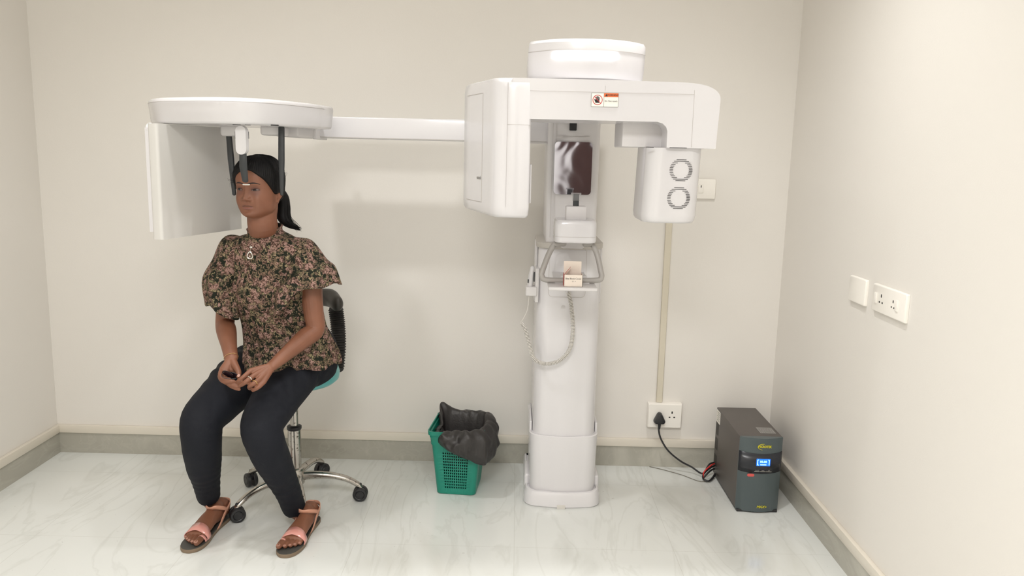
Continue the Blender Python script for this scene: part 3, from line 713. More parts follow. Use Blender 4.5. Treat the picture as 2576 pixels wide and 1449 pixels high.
# blank plate and socket plate on right wall
o, m_ = plate_on('wall_plate', (XR, 2.811, 1.008), (0, -1, 0), 0.135, 0.092, 0.012, 'blank square white cover plate on the right wall, beside the twin socket', 'wall plate')
o, m_ = plate_on('wall_socket', (XR, 2.568, 1.010), (0, -1, 0), 0.235, 0.092, 0.012, 'long white twin socket plate with two switches on the right wall', 'socket')
holes(m_, trio(-0.050, 0.0, 1.1), 0.012, o); holes(m_, trio(0.035, -0.002, 0.95), 0.012, o)
for cx in (-0.088, 0.062):
    b_ = B(); box(b_, (cx-0.009, -0.018, 0.011), (cx+0.009, 0.018, 0.016), 0.002, 2, m_); obj('rocker_switch', b_, M['plate'], o)
# small switch plate behind the tube head
o, m_ = plate_on('wall_switch', (0.828, YW, 1.3195), (1, 0, 0), 0.135, 0.090, 0.012, 'small white switch plate high on the back wall, half behind the tube head', 'switch')
b_ = B(); box(b_, (-0.012, -0.018, 0.011), (0.012, 0.018, 0.0155), 0.002, 2, m_); obj('rocker_switch', b_, M['plate'], o)
holes(m_, [(0.0, 0.011, 0.0035, 0.011)], 0.0158, o, 'indicator_slot')
# trunking
b_ = B(); box(b_, (0.680, YW-0.014, 0.319), (0.709, YW, 1.50), 0.002, 1)
tag(obj('cable_trunking', b_, mat('trunking_plastic', sr(214, 206, 188), 0.45)), 'narrow vertical beige cable trunking on the back wall above the low socket', 'cable trunking')
# plug and black cable to the UPS
pc = empty('power_cable', (0.695, 3.60, 0.24)); tag(pc, 'black plug in the low wall socket with its cable running to the grey tower', 'power cable')
b_ = B(); m_ = frame_mtx((0.6935, YW-0.0345, 0.252), (1, 0, 0), (0, 0, 1))
def plugring(s, z):
    out = []
    for (cx, cy, a0) in ((0, 0.016, 30), (-0.0145, -0.013, 150), (0.0145, -0.013, 270)):
        for q in range(9): a = R(a0+120*q/8); out.append(m_ @ Vector(((cx+0.0125*math.cos(a))*s, (cy+0.0125*math.sin(a))*s, z)))
    return out
loft(b_, [plugring(0.95, 0.0), plugring(1.0, 0.006), plugring(0.98, 0.022), plugring(0.86, 0.032), plugring(0.6, 0.035)])
obj('plug', b_, M['black_plastic'], pc)
b_ = B()
cp = [Vector((0.6935, 3.598, 0.235)), at(1657, 1080, 3.597), at(1663, 1105, 3.592), at(1682, 1135, 3.58), at(1712, 1160, 3.57), at(1740, 1175, 3.56), at(1762, 1190, 3.53), Vector((0.895, 3.51, 0.03)), Vector((0.920, 3.53, 0.06)), Vector((0.947, 3.555, 0.06))]
tube(b_, cp, 0.0042, 8, sub=6); tube(b_, [(0.6935, 3.597, 0.238), (0.6935, 3.597, 0.205)], [0.0085, 0.0055], 10)
obj('cord', b_, M['black_plastic'], pc)
bc = empty('battery_cables', (0.915, 3.50, 0)); tag(bc, 'short loop of red and black cables on the floor behind the grey power backup tower', 'cables')
for nm_, mt_, zz, rr in (('red_lead', M['red'], 0.045, 1.0), ('black_lead', M['black_plastic'], 0.035, 1.2), ('black_lead', M['black_plastic'], 0.02, 0.9)):
    b_ = B(); q = [Vector((0.945, 3.53, zz+0.02)), Vector((0.92, 3.50, zz+0.022)), Vector((0.895-0.01*rr, 3.475, zz)), Vector((0.885, 3.47, 0.012)), Vector((0.905, 3.462, 0.008)), Vector((0.925, 3.48, 0.012*rr)), Vector((0.945, 3.51, 0.02*rr))]
    tube(b_, q, 0.0032 if 'red' in nm_ else 0.0042, 8, sub=5); obj(nm_, b_, mt_, bc)
b_ = B(); tube(b_, [(0.665, 3.632, 0.0022), (0.72, 3.60, 0.0022), (0.80, 3.54, 0.0022), (0.86, 3.475, 0.0022), (0.90, 3.47, 0.0022)], 0.0016, 6, sub=6)
tag(obj('thin_wire', b_, mat('grey_wire', sr(120, 115, 105), 0.5)), 'thin grey wire lying on the floor from the skirting to the grey power backup tower', 'wire')

# ================================================================== UPS
ups = empty('power_backup_unit', (1.037, 3.35, 0)); tag(ups, 'dark grey power backup tower with lit blue display on the floor in the right corner', 'power backup')
U0, U1, V0, V1, H = 0.9495, 1.127, 3.185, 3.568, 0.325
b_ = B(); box(b_, (U0, V0, 0.012), (U1, V1, H), 0.002, 2); obj('cabinet', b_, M['ups_top'], ups)
b_ = B(); box(b_, (U0+0.004, V0-0.018, 0.0), (U1-0.004, V1-0.01, 0.012), 0.002); obj('foot_rail', b_, M['black_plastic'], ups)
def front(z, s=1.0):
    p = []
    for i in range(17):
        t = -1+2*i/16; p.append(Vector(((U0+U1)/2+(U1-U0)/2*t*s, V0-0.030+0.022*t*t + (0.003 if abs(t) == 1 else 0), z)))
    p += [Vector((U1 if s == 1 else (U0+U1)/2+(U1-U0)/2*s, V0, z)), Vector((U0 if s == 1 else (U0+U1)/2-(U1-U0)/2*s, V0, z))]
    return p
b_ = B(); loft(b_, [front(0.006, 0.96), front(0.010), front(H-0.004), front(H+0.001, 0.985)]); obj('front_panel', b_, M['ups_front'], ups, angle=30)
b_ = B()
a = [v+Vector((0, -0.0012, 0)) for v in front(0.180)][:17]; c_ = [v+Vector((0, -0.0012, 0)) for v in front(0.262)][:17]
rr = []
for i in range(17): rr.append(a[i])
# slightly smiling lower edge
lo_ = [v+Vector((0, 0, -0.006*(1-((i-8)/8)**2))) for i, v in enumerate(a)]; hi_ = [v+Vector((0, 0, -0.006*(1-((i-8)/8)**2)+0.004)) for i, v in enumerate(c_)]
loft(b_, [lo_, hi_], False, False, closed=False); dk = solid(obj('control_panel', b_, M['ups_dark'], ups), 0.0012, 0)
yq = V0-0.030
fm = frame_mtx((1.045, yq-0.0016, 0.224), (1, 0, 0), (0, 0, 1))
b_ = B(); prism(b_, rrect(0, 0, 0.057, 0.031, 0.002), -0.001, 0.0008, 0, fm); dsp = obj('display', b_, M['lcd'], ups, smooth=False)
b_ = B()
for (x, y, w_, h_) in ((-0.024, 0, 0.0035, 0.022), (-0.0215, 0.011, 0.006, 0.003), (-0.0215, -0.011, 0.006, 0.003), (0.024, 0, 0.003, 0.022), (0.0215, 0.011, 0.005, 0.003), (0, -0.0095, 0.026, 0.004), (0, 0.001, 0.003, 0.002)):
    prism(b_, rrect(x, y, w_, h_, min(w_, h_)*.3, 2), 0.0006, 0.0011, 0, fm)
obj('display_segments', b_, M['lcd2'], dsp, smooth=False)
text('display_digits', '88.88', fm @ Matrix.Translation((0, 0.003, 0.0009)), 0.013, M['lcd2'], dsp, depth=0.0002, bold=0.0003)
b_ = B()
for q in range(3): box(b_, (-0.035+0.0245*q, -0.0405, -0.001), (-0.0125+0.0245*q, -0.0385, 0.0008), mtx=fm)
obj('button_strip', b_, M['silver'], ups, smooth=False)
for q, s_ in enumerate(('ON/TEST', 'MUTE', 'OFF')): text('button_caption', s_, fm @ Matrix.Translation((-0.0237+0.0245*q, -0.0350, 0.0005)), 0.0042, M['greyprint'], ups, depth=0.0002)
text('maker_lettering', 'MICROTEK', frame_mtx((1.047, yq-0.0002, 0.291), (1, 0, 0), (0, 0, 1)), 0.0135, M['yellow'], ups, depth=0.0006, bold=0.0005, sx=.82)
b_ = B(); pts_ = [Vector((1.047-0.024*math.cos(R(a))-0.004, yq-0.0006, 0.290+0.013*math.sin(R(a)))) for a in range(-75, 96, 10)]; tube(b_, pts_, [0.0006+0.0009*math.sin(PI*i/len(pts_)) for i in range(len(pts_))], 6); obj('maker_swoosh', b_, M['yellow'], ups)
text('model_lettering', 'MAX+', frame_mtx((1.052, yq-0.0002, 0.028), (1, 0, 0), (0, 0, 1)), 0.0150, M['yellow'], ups, depth=0.0006, bold=0.0004, shear=0.25)
b_ = B(); prism(b_, rrect(0.998, 0.1665, 0.029, 0.0115, 0.005, 4), 0, 0.0012, 0, Matrix(((1, 0, 0, 0), (0, 0, 1, yq+0.0015), (0, 1, 0, 0), (0, 0, 0, 1)))); stk = obj('red_sticker', b_, M['redsticker'], ups, smooth=False)
b_ = B(); prism(b_, [(1.047, 3.225), (1.112, 3.225), (1.112, 3.295), (1.047, 3.295)], H+0.0002, H+0.001); tl = obj('rating_label', b_, M['greyprint'], ups, smooth=False)
b_ = B()
for q in range(9):
    x = 1.050
    while x < 1.105:
        l_ = random.uniform(0.004, 0.012); box(b_, (x, 3.229+q*0.0072, H+0.001), (min(x+l_, 1.109), 3.2315+q*0.0072, H+0.0013)); x += l_+0.002
obj('label_print', b_, M['ups_top'], tl, smooth=False)
b_ = B(); box(b_, (U0-0.0012, 3.50, 0.262), (U0-0.0002, 3.562, 0.318)); sl = obj('side_label', b_, M['labelw'], ups, smooth=False)
b_ = B()
for q in range(5): box(b_, (U0-0.0016, 3.508, 0.272+q*0.009), (U0-0.0011, 3.55-0.005*(q % 2), 0.275+q*0.009))
obj('label_print', b_, M['greyprint'], sl, smooth=False)
for z0 in (0.205, 0.135, 0.055):
    b_ = B()
    for q in range(10):
        for s in range(3): box(b_, (U0-0.0006, 3.515+s*0.016, z0+q*0.0055), (U0+0.001, 3.527+s*0.016, z0+q*0.0055+0.0022))
    obj('side_vent', b_, M['hole'], ups, smooth=False)
#PART2
# ================================================================== WASTE BIN
bc_ = Vector((-0.222, 3.362, 0)); BA = R(-5.5)
def binpt(x, y, z):
    c_, s_ = math.cos(BA), math.sin(BA); return Vector((bc_.x + x*c_ - y*s_, bc_.y + x*s_ + y*c_, z))
BH = 0.292
def bdim(z): t = z/BH; return 0.168+0.052*t, 0.196+0.060*t       # width, depth
NC = 12
def bperim(z, off=0.0):
    w_, d_ = bdim(z); w_ += 2*off; d_ += 2*off; r = 0.020; pts = []; tags = []
    # each side: margin, 12 x (hole, bar), margin
    def side(p0, p1):
        L0 = (p1-p0).length; u = (p1-p0)/L0; mg = 0.16*L0; cell = (L0-2*mg)/(NC-0.4)
        xs = [0.0]; tg = ['m']
        for i in range(NC):
            xs.append(mg+i*cell); tg.append('h%d' % i); xs.append(mg+i*cell+cell*0.6); tg.append('b')
        tg[-1] = 'm'
        for x, t_ in zip(xs, tg): pts.append(p0+u*x); tags.append(t_)
    cs = [(-1, -1), (1, -1), (1, 1), (-1, 1)]
    for i in range(4):
        (ax, ay), (bx, by) = cs[i], cs[(i+1) % 4]
        A = Vector((ax*w_/2, ay*d_/2)); Bq = Vector((bx*w_/2, by*d_/2)); u = (Bq-A).normalized()
        p0 = A+u*r; p1 = Bq-u*r; side(p0, p1)
        cen = p1 + Vector((-u.y, u.x))*r; a0 = math.atan2(-u.x, u.y) if False else math.atan2((p1-cen).y, (p1-cen).x)
        for k_ in range(4): a = a0+R(90*k_/4); pts.append(Vector((cen.x+r*math.cos(a), cen.y+r*math.sin(a)))); tags.append('c')
    return [binpt(p.x, p.y, z) for p in pts], tags
NR = 13; zs = [0.0, 0.004]; ztag = ['s', 's']
z0h, z1h = 0.030, 0.196; ch_ = (z1h-z0h)/(NR-0.4)
for i in range(NR): zs += [z0h+i*ch_, z0h+i*ch_+ch_*0.6]; ztag += ['h', 's']
zs += [0.228, 0.2285, 0.258, 0.262]; ztag += ['s', 's', 's', 's']
offs = [(-0.004 if z == 0 else 0) + (0.003 if z >= 0.2285 else 0) + (0.002 if z >= 0.262 else 0) for z in zs]
_, tg = bperim(0.0)
rings = [bperim(z, o_)[0] for z, o_ in zip(zs, offs)]
rings += [bperim(BH-0.02, 0.004)[0], bperim(BH-0.018, 0.009)[0], bperim(BH, 0.009)[0], bperim(BH, 0.004)[0]]
ztag += ['s']*4
b_ = B(); loft(b_, rings, True, False, skip=lambda i, j: ztag[i] == 'h' and tg[j].startswith('h'))
wb = obj('waste_bin', b_, M['green'], None, angle=35); solid(wb, 0.0022)
tag(wb, 'green plastic basket bin with square holes standing on the floor left of the machine', 'waste bin')
# bag lining the bin, folded over the rim
N = 120; b_ = B(); rr = []
def bagd(a):
    """perimeter point direction a (0 = right, 90 = back) on the rim"""
    w_, d_ = bdim(BH); c_, s_ = math.cos(a), math.sin(a)
    k_ = 1/max(abs(c_)/(w_/2), abs(s_)/(d_/2)); p = Vector((c_*k_, s_*k_))
    return p*(1 - 0.10*(abs(c_*s_)*2)**4)
levels = [(-0.035, 0.10), (-0.028, 0.17), (-0.018, 0.235), (-0.010, 0.275), (-0.004, 0.297), (0.006, 0.306), (0.015, 0.302)]
def wrap(v, lo, hi): return max(0, min(1, (v-lo)/(hi-lo)))
for li in range(7+9):
    ring = []
    for j in range(N):
        a = 2*PI*j/N; p = bagd(a); dr = p.normalized(); deg = math.degrees(a) % 360
        # weight of overhang: right/front-right long, left pulled inside the rim
        cw = 0.5+0.5*math.cos(a-R(-30)); left = smst(abs(((deg-196)+180) % 360-180), 62, 34)
        hang = 0.020+0.125*cw**2.2; puff = 0.008+0.036*cw
        fold = noise.noise(Vector((math.cos(a)*6, math.sin(a)*6, li*0.25)))
        if li < 7:
            o_, z = levels[li]; q = p + dr*o_; zz = z + 0.012*fold*(li > 2)
            if li >= 4: q = q - dr*0.030*left; zz -= 0.035*left
        else:
            t = (li-6)/9
            q = p + dr*(0.015+puff*math.sin(PI*min(1, t*0.62+0.12))*1.0 + 0.008*fold*(1+t)); zz = 0.302 - hang*t + 0.010*fold
            q = q - dr*(0.030+0.045*t)*left*1.0; zz = zz*(1-left) + (0.268-0.05*t+0.008*fold)*left
        ring.append(binpt(q.x, q.y, zz))
    rr.append(ring)
# a crumpled peak at the back left corner
for li, ring in enumerate(rr):
    for j, v in enumerate(ring):
        deg = 360*j/N; pk = math.exp(-((deg-128)/15)**2)
        if li >= 3: v.z += 0.034*pk*math.sin(PI*min(1, (li-2)/7)); v.x += 0.006*pk*math.sin(li)
        nn = noise.noise_vector(v*28)*0.0055 + noise.noise_vector(v*70)*0.0022; rg = 1-2*abs(noise.noise(v*22+Vector((5, 2, 1)))); dd = Vector((v.x-bc_.x, v.y-bc_.y, 0)).normalized(); nn += dd*(0.009*(rg**3))*min(1, (li-2)/5)*(1-0.6*(li < 6))
        if li >= 3: v += nn
loft(b_, rr, True, False)
bg = obj('bin_liner', b_, M['bag'], None, sub=1, angle=180); solid(bg, 0.0006, 0)
tag(bg, 'crumpled black plastic bag lining the green bin and folded over its rim', 'bin bag')
b_ = B(); a = binpt(-0.085, -0.08, 0.235); 
prism(b_, [(-0.012, -0.02), (0.014, -0.016), (0.010, 0.03), (-0.006, 0.034)], 0, 0.0008, 0, frame_mtx(a, (0.9, -0.3, 0.1), (0.1, 0.3, 0.95)))
tag(obj('paper_scrap', b_, M['paper'], None, smooth=False), 'scrap of white paper inside the left side of the green bin', 'paper')

# ================================================================== STOOL
SX, SY = -0.895, 3.17
stool = empty('office_stool', (SX, SY, 0)); tag(stool, 'chrome five-legged swivel stool with teal seat, under the seated woman', 'stool')
def lathe(bm, prof, cx, cy, n=32):
    loft(bm, [[Vector((cx+r*math.cos(2*PI*j/n), cy+r*math.sin(2*PI*j/n), z)) for j in range(n)] for r, z in prof])
b_ = B(); lathe(b_, [(0.120, 0.512), (0.155, 0.517), (0.172, 0.532), (0.176, 0.555), (0.170, 0.576), (0.150, 0.587), (0.05, 0.589)], SX+0.012, SY+0.0, 48); obj('seat', b_, M['teal'], stool)
b_ = B(); lathe(b_, [(0.017, 0.33), (0.017, 0.505)], SX, SY, 20); lathe(b_, [(0.024, 0.085), (0.026, 0.12), (0.0265, 0.30), (0.0265, 0.318)], SX, SY, 24); gl = obj('gas_lift', b_, M['chrome'], stool)
b_ = B(); lathe(b_, [(0.0275, 0.312), (0.030, 0.316), (0.030, 0.326), (0.024, 0.330)], SX, SY, 24); obj('lift_collar', b_, M['black_plastic'], gl)
b_ = B(); lathe(b_, [(0.10, 0.498), (0.10, 0.514)], SX, SY, 24); obj('seat_plate', b_, M['black_plastic'], stool)
b_ = B(); lathe(b_, [(0.030, 0.075), (0.038, 0.080), (0.040, 0.115), (0.034, 0.145), (0.027, 0.150)], SX, SY, 28); obj('hub', b_, M['chrome'], stool)
for deg in (4, 80, 150, 229, 292):
    a = R(deg); dx, dy = math.cos(a), math.sin(a)
    P = lambda r, z: Vector((SX+dx*r, SY+dy*r, z))
    b_ = B(); tube(b_, [P(0.02, 0.108), P(0.08, 0.113), P(0.15, 0.110), P(0.21, 0.096), P(0.255, 0.072), P(0.272, 0.055)], [(0.020, 0.017), (0.017, 0.016), (0.014, 0.0155), (0.0125, 0.015), (0.0115, 0.0145), (0.009, 0.013)], 14, sub=4)
    lg = obj('leg', b_, M['chrome'], stool)
    # twin-wheel caster
    ca = a + R(70 if deg != 4 else 90); cen = P(0.268, 0.0305); ax = Vector((math.cos(ca), math.sin(ca), 0))
    b_ = B()
    for s in (-1, 1):
        u, v = Vector((0, 0, 1)), ax.cross(Vector((0, 0, 1)))
        rr = []
        for r, o_ in ((0.004, 0.0235), (0.014, 0.0235), (0.0155, 0.0215), (0.018, 0.0235), (0.0245, 0.022), (0.027, 0.018), (0.027, 0.008), (0.024, 0.005)):
            r *= 1.13; rr.append([cen + ax*(o_*s) + u*(r*math.cos(2*PI*j/24)) + v*(r*math.sin(2*PI*j/24)) for j in range(24)])
        loft(b_, rr)
    box(b_, (-0.006, -0.014, 0.0), (0.006, 0.014, 0.032), 0.003, 2, frame_mtx(cen, ax, ax.cross(Vector((0, 0, 1)))*-1))
    tube(b_, [cen+Vector((0, 0, 0.02)), cen+Vector((0, 0, 0.04))], 0.007, 10)
    obj('caster', b_, M['black_plastic'], lg)
# backrest: pad on a ribbed sleeve
b_ = B()
pd = [at(770, 752, 3.40), at(800, 748, 3.40), at(832, 750, 3.37), at(848, 764, 3.31)]
tube(b_, pd, [(0.030, 0.022), (0.036, 0.026), (0.040, 0.030), (0.034, 0.026)], 18, sub=5); bk = obj('backrest', b_, M['pad'], stool)
b_ = B(); ctr = catmull([at(845, 778, 3.35), at(850, 820, 3.355), at(852, 870, 3.35), at(848, 925, 3.33)], 24); rr = []
res2 = ctr; n = len(res2)
tube(b_, res2, [(0.030+0.0035*math.sin(2*PI*i/3.0), 0.022+0.0035*math.sin(2*PI*i/3.0)) for i in range(n)], 20, ref=(1, 0, 0)); obj('ribbed_sleeve', b_, M['rubber'], stool)
b_ = B(); bt = at(848, 922, 3.33); tube(b_, [bt, Vector((bt.x-0.01, 3.30, 0.51)), Vector((bt.x-0.05, 3.26, 0.503)), Vector((SX+0.03, SY+0.03, 0.503))], [(0.012, 0.006)]*4, 8, sub=4); obj('back_bar', b_, M['chrome'], stool)

# ================================================================== THE SEATED WOMAN
def g2(x, s): return math.exp(-(x/s)**2)
HZ = [0, 0.6, 1.6, 3, 4.5, 6, 8, 10, 12, 14, 16, 18, 19.5, 20.6, 21.3, 21.6]
HF = [5.6, 7.6, 8.5, 8.3, 8.5, 8.6, 8.6, 8.5, 8.9, 9.1, 8.7, 7.6, 6.2, 4.4, 2.4, 0.2]
HW = [1.6, 3.1, 4.7, 6.0, 6.6, 6.9, 7.0, 7.0, 7.05, 7.15, 7.05, 6.3, 5.2, 3.8, 2.1, 0.2]
HB = [0.5, 0.5, 0.2, -1.5, -4, -6, -7.6, -8.6, -9.1, -9.2, -8.8, -7.6, -6.2, -4.6, -2.6, -0.2]
NZ = [5.6, 6.2, 6.6, 7.0, 7.6, 8.2, 9.2, 10.2, 11.2, 12.4]; NH = [0, 0.5, 1.35, 1.95, 2.05, 1.65, 1.15, 0.75, 0.4, 0.0]
def fdisp(x, z):
    ax = abs(x); d_ = 0
    sg = 1.05 if z < 7.2 else (0.68 if z > 9 else 0.68+0.37*(9-z)/1.8)
    d_ += interp(NZ, NH, z)*g2(x, sg)
    d_ += 1.0*g2(ax-1.45, 0.55)*g2(z-6.85, 0.6)
    d_ -= 0.45*g2(ax-0.75, 0.36)*g2(z-6.3, 0.28)
    d_ -= 0.80*g2(ax-3.0, 1.5)*g2(z-10.5, 1.05)
    d_ += 0.52*g2(ax-3.05, 1.25)*g2(z-10.25, 0.72)
    d_ += 0.22*g2(ax-2.8, 2.0)*g2(z-12.3, 0.7)
    d_ += 0.65*g2(ax-4.3, 2.0)*g2(z-6.8, 2.3)
    d_ += 0.38*g2(x, 1.5)*g2(z-4.75, 0.42) + 0.10*g2(ax-0.6, .5)*g2(z-5.0, .3)
    d_ += 0.45*g2(x, 1.35)*g2(z-3.75, 0.45)
    d_ -= 0.22*g2(x, 2.0)*g2(z-4.22, 0.16)
    d_ -= 0.25*g2(ax-2.4, 0.5)*g2(z-4.2, 0.5)
    d_ -= 0.28*g2(x, 1.4)*g2(z-2.8, 0.45)
    d_ += 0.30*g2(x, 1.3)*g2(z-1.7, 0.8)
    return d_
def face_y(x, z):
    w_, f = interp(HZ, HW, z), interp(HZ, HF, z); u = min(0.999, abs(x)/max(w_, .01))
    return f*(1-u**2.35)**(1/2.35) + fdisp(x, z)
HS = 0.0100
HYAW = R(13)
HF_ = Vector((-math.sin(HYAW), -math.cos(HYAW), 0)); HL_ = Vector((math.cos(HYAW), -math.sin(HYAW), 0))
HO = Vector((-0.926, 2.905, 1.208))
def hp(x, y, z): return HO + HL_*(x*HS) + HF_*(y*HS) + Vector((0, 0, z*HS))
def headpt(t, z, off=0.0):
    """t angle from the front, degrees; off radial offset in cm"""
    a = R(t); w_, f, b__ = interp(HZ, HW, z)+off, interp(HZ, HF, z)+off, interp(HZ, HB, z)-off
    n_ = 2.35 if math.cos(a) > 0 else 2.1
    s_, c_ = math.sin(a), math.cos(a)
    # superellipse by angle
    x = w_*(1 if s_ > 0 else -1)*abs(s_)**(2/n_)
    y = (f if c_ > 0 else -b__)*(1 if c_ > 0 else -1)*abs(c_)**(2/n_)
    if c_ > 0 and off < 0.01: y += fdisp(x, z)*smst(c_, 0.0, 0.25)
    return x, y
skin = B()
zl = [0.0+21.6*(i/110) for i in range(111)]
ts = []
rings = []
for z in zl:
    ring = []
    for j in range(160):
        t = -180+360*j/160
        # concentrate samples toward the front
        x, y = headpt(t, z); ring.append(hp(x, y, z))
    rings.append(ring)
loft(skin, rings)
# ears
for s in (-1, 1):
    pts_ = [hp(s*x, y, z) for x, y, z in ((6.9, 0.2, 9.2), (7.2, -0.6, 10.2), (7.6, -1.7, 10.3), (7.8, -2.2, 9.2), (7.6, -1.9, 7.9), (7.2, -0.9, 6.6), (6.9, -0.1, 5.9), (6.75, 0.2, 6.6))]
    tube(skin, pts_, [(0.0035, 0.003)]*6+[(0.005, 0.0045), (0.004, 0.004)], 8, sub=4)
    tube(skin, [hp(s*6.7, -0.5, 9.3), hp(s*7.1, -1.1, 8.6), hp(s*7.0, -0.7, 7.2)], [(0.009, 0.004), (0.010, 0.004), (0.007, 0.004)], 8, sub=3)
    tube(skin, [hp(s*6.8, 0.4, 8.2), hp(s*7.0, 0.1, 7.6), hp(s*6.8, 0.3, 7.0)], 0.0035, 8, sub=2)
# neck
NK = Vector((-0.927, 2.955, 1.10))
tube(skin, [hp(0, -2.2, 7), hp(0, -1.8, 3.5), hp(0, -1.2, 0.5), hp(0, -1.4, -2.5), NK+Vector((0, 0, 0.03)), NK+Vector((0.004, 0.01, -0.03))], [(0.052, 0.055), (0.053, 0.056), (0.052, 0.054), (0.053, 0.054), (0.056, 0.055), (0.075, 0.052)], 28, sub=4, ref=HL_)
# torso core
BF = Vector((-0.40, -0.917, 0)).normalized(); BL = Vector((-BF.y, BF.x, 0)); BL = BL if BL.x > 0 else -BL
TOR = [(1.095, -0.925, 2.955, 0.090, 0.040), (1.075, -0.920, 2.965, 0.155, 0.066), (1.02, -0.912, 2.975, 0.158, 0.088), (0.95, -0.90, 2.985, 0.150, 0.098), (0.85, -0.880, 3.01, 0.134, 0.088), (0.75, -0.860, 3.045, 0.130, 0.092), (0.68, -0.850, 3.07, 0.120, 0.085)]
tube(skin, [Vector((x, y, z)) for z, x, y, a, c_ in TOR], [(a, c_) for z, x, y, a, c_ in TOR], 32, sub=3, ref=BL)
# arms (upper arm, elbow, forearm, wrist)
SHL, ELL, WRL = Vector((-0.762, 2.925, 1.070)), at(793, 828, 2.90), at(684, 921, 2.755)
SHR, ELR, WRR = Vector((-1.068, 3.005, 1.075)), at(566, 812, 2.95), at(582, 903, 2.765)
def arm(sh, el, wr, ref):
    tube(skin, [sh, sh.lerp(el, .35), sh.lerp(el, .75), el, el.lerp(wr, .25), el.lerp(wr, .65), wr], [0.044, 0.042, 0.037, 0.0345, (0.036, 0.034), (0.028, 0.026), (0.0235, 0.0175)], 20, sub=5, ref=ref)
arm(SHL, ELL, WRL, (0.3, -0.2, 1)); arm(SHR, ELR, WRR, (1, 0, 0))
# hands
def Z5(x, y, Y): return at(520+x/12.075, 880+y/12.075, Y)
def finger(p, r, sub=4): tube(skin, p, r, 10, sub=sub, ref=(0, 0, 1))
# her left hand (right in the picture), back of the hand up, fingers pointing left and down
lw = WRL
L_mcp = [Z5(1340, 640, 2.715), Z5(1470, 760, 2.705), Z5(1610, 880, 2.700), Z5(1735, 985, 2.702)]
for mm_, ry in zip(L_mcp, (0.0105, 0.0105, 0.010, 0.009)):
    tube(skin, [lw, lw.lerp(mm_, 0.5), mm_], [(0.015, 0.0145), (0.0125, 0.012), (ry, ry)], 10, sub=3)
def mid(a, b__, t, dz=0, dy=0): v = a.lerp(b__, t); return v + Vector((0, dy, dz))
b4 = [Z5(1650, 700, 2.722), Z5(1700, 830, 2.722)]
for q in b4: tube(skin, [q+Vector((.01, .01, .004)), q-Vector((.01, 0.005, .004))], 0.012, 10)
finger([L_mcp[0], Z5(1100, 845, 2.690), Z5(980, 940, 2.690), Z5(915, 1010, 2.700)], [0.0098, 0.0088, 0.0078, 0.0066])
finger([L_mcp[1], Z5(1210, 960, 2.678), Z5(1080, 1050, 2.682), Z5(985, 1100, 2.692)], [0.0100, 0.0090, 0.0080, 0.0068])
finger([L_mcp[2], Z5(1440, 1020, 2.678), Z5(1310, 1100, 2.680), Z5(1300, 1160, 2.700), Z5(1330, 1170, 2.715)], [0.0095, 0.0088, 0.0082, 0.0076, 0.0065])
finger([L_mcp[3], Z5(1580, 1130, 2.682), Z5(1440, 1210, 2.682), Z5(1400, 1215, 2.700), Z5(1410, 1180, 2.715)], [0.0085, 0.0080, 0.0075, 0.0070, 0.006])
finger([mid(lw, L_mcp[0], .25, -0.004, .01), Z5(1500, 720, 2.74), Z5(1250, 880, 2.735), Z5(1090, 960, 2.725)], [0.014, 0.012, 0.010, 0.0075])
# her right hand, palm turned up, holding the glasses
rw = WRR
R_mcp = [Z5(470, 590, 2.735), Z5(455, 660, 2.725), Z5(480, 740, 2.718), Z5(540, 800, 2.715)]
for mm_, ry in zip(R_mcp, (0.0105, 0.0105, 0.010, 0.009)):
    tube(skin, [rw, rw.lerp(mm_, 0.5), mm_], [(0.016, 0.0145), (0.014, 0.0125), (ry, ry)], 10, sub=3)
for q in (Z5(700, 520, 2.745), Z5(600, 570, 2.745), Z5(800, 560, 2.745)): tube(skin, [q+Vector((0, .012, .006)), q-Vector((0, 0.004, .006))], 0.0125, 10)
finger([R_mcp[0], Z5(415, 760, 2.700), Z5(500, 880, 2.690), Z5(690, 890, 2.690)], [0.0098, 0.0088, 0.0080, 0.0066])
finger([R_mcp[1], Z5(410, 830, 2.705), Z5(520, 960, 2.692), Z5(720, 960, 2.690), Z5(810, 950, 2.692)], [0.0100, 0.0090, 0.0082, 0.0078, 0.0066])
finger([R_mcp[2], Z5(470, 900, 2.712), Z5(620, 1010, 2.700), Z5(820, 1080, 2.692), Z5(900, 1110, 2.69)], [0.0096, 0.0088, 0.0082, 0.0072, 0.0064])
finger([R_mcp[3], Z5(580, 960, 2.715), Z5(720, 1090, 2.702), Z5(880, 1170, 2.694), Z5(990, 1205, 2.692)], [0.0088, 0.0080, 0.0074, 0.0066, 0.0056])
finger([mid(rw, Z5(880, 500, 2.74), .4), Z5(890, 520, 2.735), Z5(965, 680, 2.715), Z5(965, 810, 2.70)], [0.015, 0.0125, 0.0105, 0.0080])
